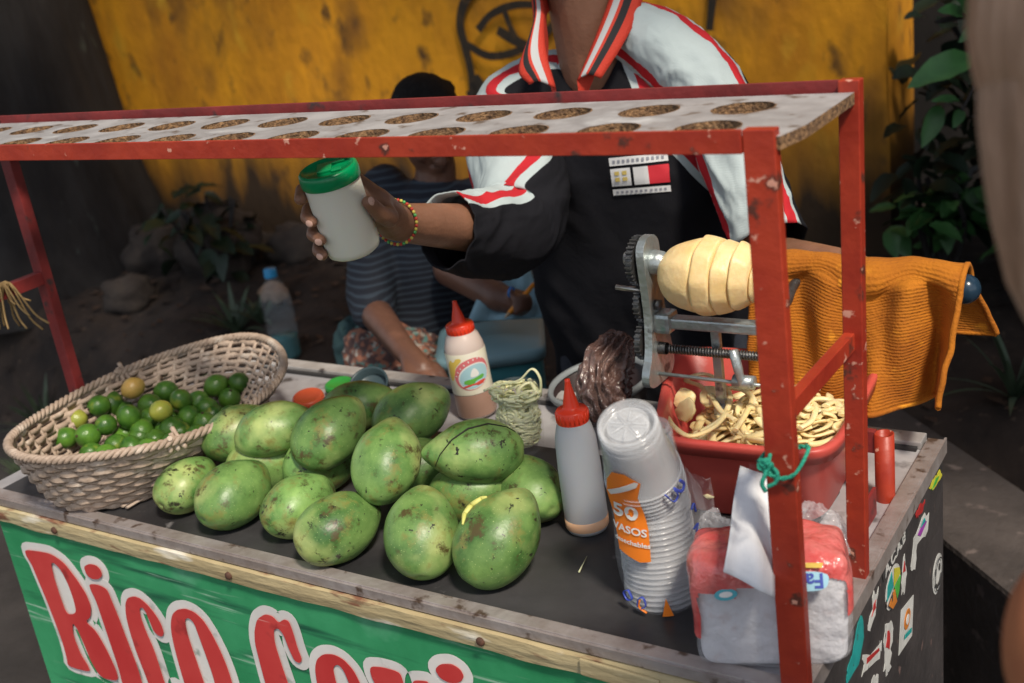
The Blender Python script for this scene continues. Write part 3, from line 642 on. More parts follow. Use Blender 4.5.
# short pipe socket for the umbrella
b = MB(); b.lathe([(.0105, .03), (.0105, .098), (.0128, .098), (.0128, 0)], (-.034, .43, TZ), n=28); b.build('pipe_socket', M_red, cart)
for bc_, bd_ in (((-.036, .37, TZ + .02), (.004, .036, .04)), ((-.052, .43, TZ + .085), (.014, .012, .03))):
    b = MB(); b.box(bc_, bd_); b.build('bracket', M_redd, cart)
for x in (-1.25, -.15):
    for y in (.08, .54):
        b = MB(); b.lathe([(.02, -.02), (.075, -.02), (.08, -.015), (.08, .015), (.075, .02), (.02, .02)], (x, y, .08), (0, 1, 0), 28); b.box((x, y, .13), (.03, .05, .06)); b.build('wheel', M_black, cart)
# ------------------------------------------------------------------ mangoes
def mango_mat():
    m = mat('green_mango_skin', (.215, .36, .10), (.045, .13, .028), 15, .38, bump=.06, bscale=160, lo=.34, hi=.66, rnd=.2,
            spots=[((.42, .48, .17), 11, .52, .70)])
    N = m.node_tree.nodes; Lk = m.node_tree.links; b = N['Principled BSDF']; src = b.inputs['Base Color'].links[0].from_socket
    vec = b.inputs['Base Color'].links[0].from_node; vec = [n for n in N if n.type == 'VECT_MATH'][0].outputs[0]
    def layer(src, col, tex, scale, lo, hi, detail=3, stretch=None):
        v = vec
        if stretch: mp = N.new('ShaderNodeMapping'); mp.inputs['Scale'].default_value = stretch; Lk.new(vec, mp.inputs[0]); v = mp.outputs[0]
        if tex == 'v': t = N.new('ShaderNodeTexVoronoi'); t.inputs['Scale'].default_value = scale; o_ = t.outputs['Distance']
        else: t = N.new('ShaderNodeTexNoise'); t.inputs['Scale'].default_value = scale; t.inputs['Detail'].default_value = detail; t.inputs['Roughness'].default_value = .7; o_ = t.outputs['Fac']
        Lk.new(v, t.inputs['Vector']); mr = N.new('ShaderNodeMapRange'); mr.inputs[1].default_value = lo; mr.inputs[2].default_value = hi; Lk.new(o_, mr.inputs[0])
        x = N.new('ShaderNodeMix'); x.data_type = 'RGBA'; Lk.new(mr.outputs[0], x.inputs[0]); Lk.new(src, x.inputs[6]); x.inputs[7].default_value = (*col, 1); return x.outputs[2]
    s = layer(src, (.33, .42, .16), 'v', 210, .16, .05)            # pale lenticels
    s = layer(s, (.20, .19, .05), 'n', 26, .54, .68, 5)             # olive bruising
    s = layer(s, (.075, .06, .02), 'n', 30, .57, .65, 7)             # brown russet
    s = layer(s, (.02, .02, .012), 'n', 62, .65, .69, 3)           # black sap specks
    s = layer(s, (.025, .025, .012), 'n', 21, .62, .66, 7, (1, .5, 1))     # run sap stains
    Lk.new(s, b.inputs['Base Color'])
    return m
M_mango = mango_mat()
M_stem = mat('stem_scar', (.07, .04, .02), (.03, .02, .012), 200, .9)
M_flesh = mat('green_mango_flesh', (.62, .60, .18), (.55, .55, .14), 30, .5)
def mango_mesh(var, seed):
    """long axis = X, stem end at -X; origin at the centre"""
    a, b_, c_ = .0715, .0505, .0460
    def fn(q):
        x = q.x; k = 1 + .10 * (-x) - .06 * x * x                      # fatter shoulder at the stem
        y = q.y * k + .10 * var * (1 - x * x) * (.5 + .5 * x); z = q.z * k
        if x > .40: k2 = (x - .40); y = y * (1 - .35 * k2 * var) + k2 ** 2 * .6 * var; z *= 1 - .30 * k2 * var                       # beak
        n = .055 * mnoise.noise(Vector((q.x * 1.3, q.y * 1.3, q.z * 1.3 + seed)))
        dent = -.05 * math.exp(-((x + 1) ** 2 + q.y ** 2 * 2 + q.z ** 2 * 2) / .02)
        return Vector((x * (1 + n + dent), y * (1 + n), z * (1 + n)))
    m = MB(); m.ell((0, 0, 0), (a, b_, c_), R3(0, 0, 0), fn=lambda q: fn(Vector((q.z, q.x, q.y))), nu=44, nv=34)
    return m
protos = []
for k in range(4):
    o = mango_mesh([1.1, .5, 1.5, .2][k], k * 5.3).build('mango', M_mango)
    s = MB(); s.lathe([(.0001, -.0030), (.0022, -.0034), (.0040, -.0016), (.0048, .0006), (.0045, .003)], (-.0625, .0, 0), (-1, 0, 0), 12); sc = s.build('stem_scar', M_stem, o)
    protos.append(o)
used = [False] * 4
# u, v (centre in the photo), height of centre, yaw, pitch, roll (deg), scale, variant, label
MG = [
 (188, 484, .943, 92, 6, 0, .84, 1, 'small blotchy green mango lowest at the left, tucked under the basket edge'),
 (237, 493, .948, 86, 8, 20, .97, 0, 'yellowish green mango with a dark stem scar, second from the left in the front row'),
 (302, 503, .946, 80, 4, -20, .92, 2, 'dark green mango with a grey sap sheen, third from the left in the front row'),
 (339, 527, .946, 76, 2, 30, .94, 3, 'bright green mango nearest the lettered front, stem scar facing the lower left'),
 (423, 531, .957, 118, 30, 15, .97, 1, 'pale plump upright mango left of the one with the yellow cut'),
 (500, 537, .962, 70, 34, 40, 1.0, 1, 'rightmost front mango with black sooty patch, beside the yellow cut'),
 (240, 432, .985, 55, 12, 10, .90, 0, 'plain green mango at the upper left, touching the basket'),
 (275, 429, 1.003, 40, 8, 0, .90, 3, 'smooth green mango lying lengthwise on the upper left of the pile'),
 (331, 432, 1.005, 75, 25, 25, .97, 1, 'large yellow flecked mango on top of the pile behind the middle'),
 (389, 459, 1.010, 100, 35, 0, .95, 0, 'clean bright green mango standing on the top centre of the pile'),
 (474, 451, 1.010, 208, 4, 15, .99, 2, 'mango on top at the right with a long black seam across its skin'),
 (528, 487, .948, 150, 8, 0, .92, 3, 'dark green mango at the far right, beside the white squeeze bottle'),
 (413, 414, .985, 60, 14, 30, .97, 1, 'green mango at the back right of the pile beside the labelled sauce bottle'),
 (357, 408, .975, 40, 10, 0, .95, 0, 'mango at the very back of the pile next to the orange lid'),
 (322, 462, .950, 80, 0, 60, .95, 3, 'mostly hidden mango wedged under the middle of the pile'),
 (476, 492, .948, 30, 0, 0, .95, 2, 'shaded dark mango wedged under the seamed mango'),
 (420, 468, .946, 30, 0, 0, .98, 1, 'hidden mango deep under the top centre mango'),
 (270, 462, .946, 45, 0, 30, .95, 0, 'hidden mango deep under the left end of the pile'),
]
mangoes = []
for (u, v, z, yw, pt, rl, s_, k, lab) in MG:
    if not used[k]: o = protos[k]; used[k] = True
    else: o = copy_tree(protos[k])
    o.location = atz(u, v, z); o.rotation_euler = (math.radians(rl), math.radians(-pt), math.radians(yw)); o.scale = (s_,) * 3
    tag(o, lab, 'mango', 'green mangoes piled on the cart'); mangoes.append(o)
# long black seam on one mango and a yellow cut on another (parts, following their skins)
def on_mango(o, u, v, lift=.0006):
    bpy.context.view_layer.update(); mi = o.matrix_world.inverted(); cp = mi @ Vector(CAM); d = (mi.to_3x3() @ Vector(ray(u, v))).normalized()
    ok, loc, nor, _ = o.ray_cast(cp, d); return (loc + nor * lift) if ok else None
def strip_on(o, name, m_, px, r):
    o.data = o.data.copy(); pts = []
    for i in range(len(px) - 1):
        for k in range(8):
            t = k / 8; q = on_mango(o, px[i][0] * (1 - t) + px[i + 1][0] * t, px[i][1] * (1 - t) + px[i + 1][1] * t)
            if q is not None: pts.append(q)
    if len(pts) < 3: return
    b = MB(); n = len(pts); b.tube(pts, [r * (.25 + .75 * math.sin(PI * (i + .5) / n)) for i in range(n)], 8); ch = b.build(name, m_, loc=(0, 0, 0)); ch.parent = o
strip_on(mangoes[10], 'black_seam', mat('dried_sap', (.012, .012, .01), (.03, .03, .015), 90, .6), [(432, 474), (440, 455), (452, 440), (468, 429), (488, 424), (506, 427), (517, 433)], .0013)
strip_on(mangoes[5], 'yellow_cut', M_flesh, [(463, 525), (465, 515), (472, 506), (482, 499), (488, 497)], .0045)

# ------------------------------------------------------------------ woven basket with limes
M_cane = mat('pale_cane', (.52, .40, .31), (.33, .245, .185), 30, .6, bump=.25, bscale=180, stretch=(1, 1, 1), rnd=.1, spots=[((.16, .10, .07), 50, .64, .72), ((.62, .52, .43), 24, .58, .7)])
bk = thing('basket', (-1.19, .2, TZ), 'oval woven cane basket full of limes at the left end of the cart', 'basket')
BZ = TZ + .008
def bpt(t, h, dr=0.0):
    """t angle, h 0..1 up the side"""
    hh = h ** .8; cx = -1.205 + .02 * h; cy = .185 + .02 * h
    a = .130 + (.190 - .130) * hh + dr; b_ = .180 + (.258 - .180) * hh + dr
    x = a * math.cos(t); y = b_ * math.sin(t); r = math.radians(5)
    z = BZ + h * (.108 + .010 * math.cos(2 * (t - PI / 2)) - .002 * math.sin(t))
    return Vector((cx + x * math.cos(r) - y * math.sin(r), cy + x * math.sin(r) + y * math.cos(r), z))
NS = 46; rr = random.Random(4)
b = MB()
for k in range(NS):                                     # upright stakes
    t = 2 * PI * k / NS; pts = [bpt(t + .02 * math.sin(k), h / 6, .0) for h in range(7)]
    tang = (bpt(t + .05, .5) - bpt(t - .05, .5)).normalized()
    b.tube(pts, .0042, 6, flat=.35, up=tang.cross(Vector((0, 0, 1))))
b.build('stakes', M_cane, bk)
b = MB(); rows = 11
for j in range(rows):
    h0 = (j + .5) / rows * .97; n = NS * 6; pts = []; wob = rr.uniform(0, 6)
    ring = []; wd = .0082 * rr.uniform(.85, 1.15)
    for i in range(n):
        t = 2 * PI * i / n; ph = NS * t / 2 + (PI if j % 2 else 0); dr = .0030 * math.sin(ph) 
        hh = h0 + .008 * math.sin(3 * t + wob) + .006 * mnoise.noise(Vector((t * 6, j * 3.1, 0)))
        c_ = bpt(t, hh, dr); tl = .0011; up = Vector((0, 0, 1)); o_ = (bpt(t, h0, .01) - bpt(t, h0, 0)).normalized(); w_ = wd * (1 + .22 * mnoise.noise(Vector((t * 9, j, 5))))
        ring.append([c_ - up * w_ * .8 + o_ * 0, c_ + o_ * tl - up * w_ * .5, c_ + o_ * tl + up * w_ * .5, c_ + up * w_ * .8, c_ - o_ * tl])
    m = 5; vs = [q for r_ in ring for q in r_]
    b.add(vs, [[i * m + k, i * m + (k + 1) % m, ((i + 1) % n) * m + (k + 1) % m, ((i + 1) % n) * m + k] for i in range(n) for k in range(m)])
b.build('woven_side', M_cane, bk)
b = MB()                                                 # wrapped rim: two ropes twisted
for s_ in range(3):
    pts = []
    for i in range(420):
        t = 2 * PI * i / 420; a = t * 44 + s_ * 2 * PI / 3
        c_ = bpt(t, 1.0 + .01 * math.sin(5 * t)); o_ = (bpt(t, 1, .01) - bpt(t, 1, 0)).normalized(); pts.append(c_ + o_ * .0042 * math.cos(a) + Vector((0, 0, .0042 * math.sin(a) + .001)))
    b.tube(pts, .0040, 6, closed=True)
b.build('braided_rim', M_cane, bk)
for t0 in (-.52, 2.75):                                   # knotted ends standing up from the rim
    b = MB(); p0 = bpt(t0, .85, .004)
    for k in range(3):
        b.tube(smoothpath([p0 + Vector((.006 * k, .010 * k - .01, 0)), p0 + Vector((0, .008 * k - .008, .020)), p0 + Vector((-.010 * k + .008, .012 * (k - 1), .026 + .002 * k))], 4), .0042, 7)
    b.build('rim_knot', M_cane, bk)
b = MB(); n = 60; b.add([bpt(2 * PI * i / n, .02, -.002) for i in range(n)], [list(range(n))], smooth=False)
for i in range(-10, 11):
    for q in (0,):
        b.tube([(-1.205 + i * .011, .185 - .15, BZ + .003), (-1.205 + i * .011, .185 + .15, BZ + .003)], .004, 5, flat=.5)
b.build('base', M_cane, bk)
# limes
def lime_mat(nm, c1, c2):
    return mat(nm, c1, c2, 30, .30, bump=.12, bscale=320, rnd=.25, lo=.35, hi=.7, spots=[((.33, .36, .05), 28, .62, .78)])
M_lime = lime_mat('lime_peel', (.025, .088, .012), (.095, .21, .025)); M_limey = lime_mat('yellowing_lime_peel', (.42, .40, .06), (.25, .32, .05)); M_limeo = lime_mat('orange_lime_peel', (.60, .36, .10), (.48, .34, .08))
def lime(m_):
    b = MB(); b.ell((0, 0, 0), (.0195, .0195, .0212), fn=lambda q: q * (1 + .02 * mnoise.noise(q * 2)) + Vector((0, 0, .07 * q.z * abs(q.z) ** 7)), nu=26, nv=20); o = b.build('lime', m_)
    s = MB(); s.lathe([(.0001, .0238), (.0018, .0238), (.0024, .0225)], (0, 0, 0), n=8); s.build('stem_end', M_stem, o); return o
lp = lime(M_lime); first = True; rr = random.Random(21); placed = []
def put_lime(o, p): o.location = p; o.rotation_euler = (rr.uniform(0, 6), rr.uniform(0, 6), 0); k = rr.uniform(.92, 1.12); o.scale = (k, k, k); placed.append(Vector(p))
# the limes the photo shows on top (pixel centre -> level of the heap), then a bed below them
special = [(133, 388, .985, M_limeo, 'yellow orange lime highest in the basket'), (76, 420, .960, M_limey, 'yellowing lime at the left of the heap in the basket'), (161, 411, .965, M_limey, 'olive yellow lime at the front middle of the heap')]
tops = [(99, 406, .968), (129, 417, .962), (106, 425, .958), (148, 398, .965), (181, 400, .966), (196, 396, .96), (216, 386, .955), (240, 383, .95), (118, 440 - 14, .95), (88, 436, .95), (66, 438, .948), (140, 424, .95), (170, 421, .95), (112, 404, .957), (166, 392, .95), (205, 401, .952), (187, 410, .952), (228, 392, .945), (150, 412, .95), (122, 404, .955), (155, 428, .94), (100, 441, .94), (60, 428, .94), (200, 412, .94), (178, 388, .945), (208, 378, .94), (82, 404, .95), (125, 393, .955)]
for (u, v, z, m_, lab) in special:
    o = lime(m_); p = atz(u, v, z + .006); put_lime(o, p); tag(o, lab, 'lime', 'limes in the basket'); o.scale = (.98,) * 3
for (u, v, z) in tops:
    p = atz(u, v, z)
    p = atz(u, v, z + .006)
    for q in placed:
        if (p - q).length < .034: p.z -= .014
    o = lp if first else copy_tree(lp); first = False; put_lime(o, p); tag(o, 'small glossy green lime in the heap in the basket', 'lime', 'limes in the basket')
for i in range(5):
    for j in range(8):
        x = -1.285 + i * .040 + .02 * (j % 2); y = .05 + j * .038; e = ((x + 1.2) / .125) ** 2 + ((y - .185) / .175) ** 2
        if e > 1: continue
        o = copy_tree(lp); put_lime(o, Vector((x, y, BZ + .026))); tag(o, 'small glossy green lime in the heap in the basket', 'lime', 'limes in the basket')

# ------------------------------------------------------------------ squeeze bottles
def plastic(nm, c_, rough=.35, tr=.0, **k): return mat(nm, c_, rough=rough, trans=tr, **k)
M_tip = plastic('red_cap_plastic', (.72, .045, .015), .32, sss=.1); 
M_milk = mat('milky_plastic', (.60, .62, .65), rough=.35, trans=.35, sss=.2, ior=1.3)
M_juice = mat('orange_juice', (.72, .42, .25), rough=.3, sss=.2)
M_brown = mat('tamarind_sauce', (.33, .20, .15), (.30, .18, .13), 20, rough=.3)
def nozzle(b, base, ax, r, z0, k=1.0, mi=0):
    b.lathe([(r * .98, z0 - .002), (r, z0), (r, z0 + .016 * k), (r * .93, z0 + .0185 * k), (r * .55, z0 + .020 * k), (r * .50, z0 + .024 * k), (r * .42, z0 + .034 * k), (r * .24, z0 + .052 * k), (r * .17, z0 + .062 * k), (r * .17, z0 + .066 * k), (.0001, z0 + .067 * k)], base, ax, 32, mi)
    for i in range(22):
        t = 2 * PI * i / 22; x = Vector(ax).orthogonal().normalized(); y = Vector(ax).cross(x); q = Vector(base) + (x * math.cos(t) + y * math.sin(t)) * r
        b.tube([q + Vector(ax) * (z0 + .001), q + Vector(ax) * (z0 + .015 * k)], .0009, 5, mi)
# white bottle
p = atz(588, 527, TZ + .006); ax = Vector((-.02, .0, 1)).normalized()
wb = thing('squeeze_bottle', p, 'white squeeze bottle with a red tip and orange liquid inside, beside the stacked cups', 'bottle')
b = MB(); R_ = .0295
b.lathe([(.0001, 0), (R_ * .9, .0), (R_, .006), (R_ * .985, .012), (R_, .02), (R_ * .99, .09), (R_ * .93, .135), (R_ * .80, .152), (R_ * .70, .160), (R_ * .70, .166)], p, ax, 40); b.build('bottle_body', M_milk, wb)
b = MB(); b.lathe([(.0001, .0008), (R_ * .88, .0008), (R_ + .0003, .0065), (R_ + .0003, .020), (.0001, .0202)], p, ax, 40); b.build('orange_liquid', M_juice, wb)
b = MB(); nozzle(b, p, ax, .0215, .160, .88); b.build('red_nozzle', M_tip, wb)
# labelled bottle
p = atz(478, 412, TZ + .004); ax = (at(458, 305, 2.0) - at(476, 400, 2.0)).normalized(); ax = Vector((ax.x * .22, -.02, 1)).normalized()
lb = thing('squeeze_bottle', p, 'sauce bottle with a red tip, brown sauce and a picture label, behind the mangoes', 'bottle'); R_ = .034
b = MB(); b.lathe([(.0001, 0), (R_ * .92, 0), (R_, .006), (R_, .12), (R_ * .97, .128), (R_ * .80, .145), (R_ * .62, .152), (R_ * .60, .158)], p, ax, 40)
b.build('bottle_body', mat('clear_sauce_plastic', (.55, .45, .40), rough=.3, sss=.1), lb)
b = MB(); b.lathe([(R_ + .0003, .004), (R_ + .0005, .006), (R_ + .0005, .044), (R_ + .0003, .045)], p, ax, 40); b.build('brown_sauce', M_brown, lb)
b = MB(); nozzle(b, p, ax, .0235, .150, .82); b.build('red_nozzle', M_tip, lb)
b = MB(); b.lathe([(R_ + .0008, .046), (R_ + .0010, .047), (R_ + .0010, .119), (R_ + .0008, .120)], p, ax, 48)
lab_ = b.build('picture_label', mat('cream_label', (.72, .68, .50), (.74, .70, .60), 20, .35), lb)
fx_ = Vector((CAM[0] - p.x, CAM[1] - p.y, 0)).normalized(); sx_ = fx_.cross(Vector((0, 0, 1))) * -1   # sx_: to the right as seen by the camera
def on_cyl(a, h, lift, base=None, R0=None, A=None):
    base = base or p; R0 = R0 or R_; A = A or ax; th = a / R0; d = fx_ * math.cos(th) + sx_ * math.sin(th); d = (d - A * d.dot(A)).normalized() ; return base + A * h + d * (R0 + lift)
def patch(nm, m_, poly, lift, par, **k):
    pl = round_poly(poly, 1); b = MB(); cx = sum(q[0] for q in pl) / len(pl); cz = sum(q[1] for q in pl) / len(pl); vs = [on_cyl(cx, cz, lift, **k)]; n = len(pl)
    for f_ in (.35, .7, 1): vs += [on_cyl(cx + (q[0] - cx) * f_, cz + (q[1] - cz) * f_, lift, **k) for q in pl]
    fs = [[0, 1 + i, 1 + (i + 1) % n] for i in range(n)]
    for r_ in range(2): fs += [[1 + r_ * n + i, 1 + (r_ + 1) * n + i, 1 + (r_ + 1) * n + (i + 1) % n, 1 + r_ * n + (i + 1) % n] for i in range(n)]
    b.add(vs, fs); return b.build(nm, m_, par)
ov = lambda cx, cz, rx, rz, rot=0, n=26: [(cx + rx * math.cos(2 * PI * i / n) * math.cos(rot) - rz * math.sin(2 * PI * i / n) * math.sin(rot), cz + rx * math.cos(2 * PI * i / n) * math.sin(rot) + rz * math.sin(2 * PI * i / n) * math.cos(rot)) for i in range(n)]
F = lambda nm, c_: mat(nm, c_, rough=.35)
pk, sk, gn, yl, rd = F('print_pink', (.62, .16, .17)), F('print_sky', (.35, .55, .60)), F('print_green', (.12, .38, .06)), F('print_yellow', (.70, .50, .10)), F('print_red', (.60, .07, .05)); wt = F('print_white', (.72, .72, .68)); bl = F('print_blue', (.05, .08, .42)); og = F('print_orange', (.85, .22, .02))
patch('label_print', pk, ov(.005, .083, .033, .027, .4), .0014, lab_); patch('label_print', wt, ov(.007, .079, .028, .0215, .4), .0018, lab_); patch('label_print', sk, ov(.0075, .079, .026, .0195, .4), .0022, lab_)
patch('label_print', gn, [(-.012, .068), (.0, .065), (.024, .074), (.022, .080), (.008, .076), (-.010, .074)], .0026, lab_); patch('label_print', rd, [(-.016, .061), (.018, .062), (.026, .069), (.02, .070), (-.010, .065)], .0026, lab_)
patch('label_print', wt, [(.000, .078), (.004, .090), (.009, .094), (.013, .090), (.016, .082), (.012, .078)], .0026, lab_)
patch('label_print', yl, [(-.036, .108), (-.012, .115), (-.008, .110), (-.022, .098), (-.024, .088), (-.034, .070), (-.040, .080)], .0014, lab_)
for k_ in range(8):
    a_ = 2.75 - k_ * .27; cx_, cz_ = .005 + .030 * math.cos(a_), .082 + .0245 * math.sin(a_) + .010 * math.cos(a_)
    patch('label_print', wt, ov(cx_, cz_, .0011, .0019, a_ - PI / 2, 8), .0018, lab_)

# ------------------------------------------------------------------ shredded mango in a clear cup
M_clear = mat('clear_plastic', (.9, .9, .92), rough=.12, alpha=.16, spec=.8)
M_film = mat('thin_plastic_film', (.92, .93, .96), rough=.07, alpha=.12, spec=1.0, bump=1.0, bscale=34, c2=(.8, .8, .85))
M_strip = mat('pale_mango_shreds', (.92, .88, .54), (.82, .82, .46), 40, .45, sss=.15)
p = atz(523, 448, TZ + .004)
def strands(b, n, cen, rad, L, r, seed, droop=.0, kmin=6, kmax=24, bound=None, fl=(.45, .9)):
    rr = random.Random(seed)
    for i in range(n):
        c_ = Vector(cen) + Vector((rr.uniform(-1, 1) * rad[0], rr.uniform(-1, 1) * rad[1], rr.uniform(-1, 1) * rad[2])); a = rr.uniform(0, 2 * PI); k = rr.choice((-1, 1)) * rr.uniform(kmin, kmax)
        d = Vector((math.cos(a), math.sin(a), rr.uniform(-.5, .5))); pts = []
        l = L * rr.uniform(.6, 1.3); q = c_ - d * l * .5
        for s_ in range(9):
            pts.append(q.copy()); d = (d + Vector((-d.y, d.x, 0)) * k * .03 + Vector((0, 0, rr.uniform(-.12, .12) - droop))).normalized(); q = q + d * l / 8
        if bound:
            for i_, q_ in enumerate(pts):
                dv = q_ - Vector(cen); e_ = math.sqrt((dv.x / bound[0]) ** 2 + (dv.y / bound[1]) ** 2 + (dv.z / bound[2]) ** 2)
                if e_ > .8: pts[i_] = Vector(cen) + dv * ((.8 + .2 * math.tanh((e_ - .8) / .5)) / e_)
        w_ = r * rr.uniform(.7, 1.3); b.tube(smoothpath(pts, 2), w_, 6, flat=rr.uniform(*fl))
sc_ = thing('cup_of_shreds', p, 'clear bag of pale green mango shreds standing between the two squeeze bottles', 'mango strips')
b = MB(); strands(b, 190, p + Vector((0, 0, .048)), (.020, .018, .046), .085, .0036, 2, 0, 12, 34, (.034, .030, .058), (.4, .7)); strands(b, 34, p + Vector((0, 0, .096)), (.020, .018, .008), .09, .0036, 3, 0, 10, 30, (.042, .032, .024), (.4, .7))
b.tube(smoothpath([p + Vector((-.045, -.02, .103)), p + Vector((-.02, -.01, .112)), p + Vector((.01, 0, .118)), p + Vector((.03, .01, .135)), p + Vector((.043, .01, .12)), p + Vector((.04, .01, .09))], 6), .0028, 6, flat=.6)
b.build('mango_shreds', M_strip, sc_)
b = MB(); b.lathe([(.034, .0), (.037, .03), (.037, .07), (.039, .10), (.040, .106)], p, (0, 0, 1), 32); o = b.build('clear_sleeve', mat('clear_sleeve_film', (.9, .9, .9), rough=.06, alpha=.07, spec=1.0), sc_); jitter(o, .003, 25)

# ------------------------------------------------------------------ lids
def lid(u, v, z, r, m_, lab, tilt, nm='jar_lid', h=.012):
    p = atz(u, v, z); b = MB(); axl = Vector(tilt).normalized()
    pr = [(.0001, h), (r * .80, h), (r * .86, h + .001), (r * .97, h - .001), (r, h * .7), (r, 0), (r * .93, 0), (r * .93, h * .6), (.0001, h * .6)]
    b.lathe(pr, p, axl, 36)
    for i in range(44):
        t = 2 * PI * i / 44; x = axl.orthogonal().normalized(); y = axl.cross(x); q = p + (x * math.cos(t) + y * math.sin(t)) * r; b.tube([q + axl * .0015, q + axl * h * .7], .0007, 4)
    return tag(b.build(nm, m_, loc=p), lab, 'lid')
lid(309, 401, TZ + .012, .029, mat('orange_red_lid', (.60, .10, .04), rough=.35), 'orange red jar lid lying behind the mangoes', (.10, -.16, 1))
lid(340, 388, TZ + .012, .027, mat('green_lid', (.03, .25, .04), rough=.35), 'bright green jar lid between the orange lid and the dark lid', (.0, -.10, 1))
p = atz(372, 390, TZ + .02); axl = Vector((.25, -.62, 1)).normalized(); b = MB()
b.lathe([(.0001, .002), (.030, .002), (.032, .004), (.033, .022), (.037, .023), (.037, .019), (.034, .017), (.033, -.004), (.0001, -.004)], p, axl, 40)
tag(b.build('dark_cup_lid', mat('slate_plastic', (.04, .065, .075), rough=.35), loc=p), 'dark slate coloured lid leaning upward right of the green lid', 'lid')

# ------------------------------------------------------------------ stacked cups in their bag
base = atz(664, 592, TZ + .005); topc = at(624, 414, 1.258)
axc = (topc - base); Ls = axc.length; axc.normalize()
M_cup = mat('clear_cup_plastic', (.90, .92, .95), rough=.10, alpha=.13, spec=1.0); M_cuprim = mat('cup_rim_plastic', (.88, .90, .93), rough=.16, alpha=.24, spec=1.0)
NC = 27; seg = []
k0 = base; kink = base + (Vector((-.012, .006, 1)).normalized()) * (Ls * .62)
def cup_mesh():
    b = MB(); H = .086; r0, r1 = .0335, .0445
    b.lathe([(.0001, H), (.020, H), (.0215, H - .003), (.026, H - .003), (.0275, H + .001), (r0, H + .0005), (r0 + .0012, H - .003), (r0 + (r1 - r0) * .5, H * .5), (r1, .004), (r1 + .0012, .003), (r1 + .0012, .0), (r1 - .0008, 0), (r1 - .0008, .003), (r0 + (r1 - r0) * .5 - .0008, H * .5)], (0, 0, 0), (0, 0, 1), 36)
    for k in range(8):
        t = PI * 2 * k / 8; b.tube([(math.cos(t) * .004, math.sin(t) * .004, H + .0006), (math.cos(t) * .022, math.sin(t) * .022, H + .0006)], .0011, 4, mi=1)
    b.lathe([(r0 - .004, H - .001), (r0 - .004, H + .0025), (r0 + .0008, H + .0025), (r0 + .0008, H - .001)], (0, 0, 0), n=36, mi=1); b.lathe([(.0001, H - .001), (.024, H - .0008)], (0, 0, 0), n=36, mi=1); b.lathe([(r1 - .001, -.0005), (r1 + .0012, .0), (r1 + .0012, .0016), (r1 - .001, .002)], (0, 0, 0), n=36, mi=1)
    return b
cp0 = cup_mesh().build('plastic_cup', [M_cup, M_cuprim]); topH = Ls - .086
for k in range(NC):
    o = cp0 if k == 0 else copy_tree(cp0); f_ = k / (NC - 1); s_ = f_ * topH
    if s_ < topH * .72: pos = base + Vector((-.05, .02, 1)).normalized() * s_; d = Vector((-.05, .02, 1)).normalized(); last = pos
    else: pos = last + (topc - last).normalized() * (s_ - topH * .72) * .93; d = (topc - last).normalized()
    pos = pos + Vector((rr.uniform(-.001, .001), rr.uniform(-.001, .001), 0)); o.location = pos; o.rotation_euler = d.to_track_quat('Z', 'Y').to_euler()
    tag(o, 'upturned clear plastic cup nested in the bagged stack beside the red tub' if k < NC - 1 else 'topmost upturned clear cup of the leaning stack, its ribbed base showing', 'cup', 'clear cups nested in one stack')
cbag = thing('cup_bag', base, 'clear printed plastic bag with an orange panel wrapped round the stack of cups', 'bag')
UB = Vector((-.05, .02, 1)).normalized(); KP = base + UB * (topH * .72); UT = (topc - KP).normalized()
def bag_axis(h):
    """centre of the sleeve at height h along the stack"""
    k = topH * .72; return base + UB * min(h, k) + UT * max(0, h - k)
rings = []
for j in range(28):
    h = .001 + .175 * j / 27; c_ = bag_axis(h); rg = []
    for k in range(56):
        t = 2 * PI * k / 56; r_ = .049 + .004 * mnoise.noise(Vector((math.cos(t) * 3, math.sin(t) * 3, h * 30))) - (.009 * max(0, (h - .14) / .065)) + (.014 * max(0, math.cos(t - .5)) ** 6 * math.sin(PI * min(1, h / .19)))
        rg.append(c_ + Vector((math.cos(t) * r_, math.sin(t) * r_, .010 * mnoise.noise(Vector((t * 2, 3, 0))) * j / 27)))
    rings.append(rg)
b = MB(); b.loft(rings, uv=False); film = b.build('clear_film', M_film, cbag)
# printed panel on the film, facing the camera's left
cd = Vector((CAM[0] - base.x, CAM[1] - base.y, 0)).normalized(); cs = cd.cross(Vector((0, 0, 1))) * -1
def on_bag(a, h, lift):
    th = a / .049; d = cd * math.cos(th) + cs * math.sin(th); return bag_axis(h) + d * (.0525 + lift - .007 * max(0, (h - .14) / .065))
def bpatch(nm, m_, poly, lift, par, ns=8):
    # subdivide a quad-ish outline by tessellating a dense polygon
    xs = [q[0] for q in poly]; zs = [q[1] for q in poly]; b = MB(); pl = []
    for i in range(len(poly)):
        a_, c_ = poly[i], poly[(i + 1) % len(poly)]
        for k in range(4): pl.append((a_[0] + (c_[0] - a_[0]) * k / 4, a_[1] + (c_[1] - a_[1]) * k / 4))
    cx = sum(q[0] for q in pl) / len(pl); cz = sum(q[1] for q in pl) / len(pl); n = len(pl); vs = [on_bag(cx, cz, lift)]
    for f_ in (.25, .5, .75, 1): vs += [on_bag(cx + (q[0] - cx) * f_, cz + (q[1] - cz) * f_, lift) for q in pl]
    fs = [[0, 1 + i, 1 + (i + 1) % n] for i in range(n)]
    for r_ in range(3): fs += [[1 + r_ * n + i, 1 + (r_ + 1) * n + i, 1 + (r_ + 1) * n + (i + 1) % n, 1 + r_ * n + (i + 1) % n] for i in range(n)]
    b.add(vs, fs); return b.build(nm, m_, par)
pan = bpatch('orange_panel', og, [(-.046, .082), (-.020, .072), (-.008, .074), (-.006, .115), (-.010, .165), (-.002, .190), (-.018, .206), (-.034, .207), (-.046, .190), (-.052, .165), (-.047, .130)], .0015, cbag)
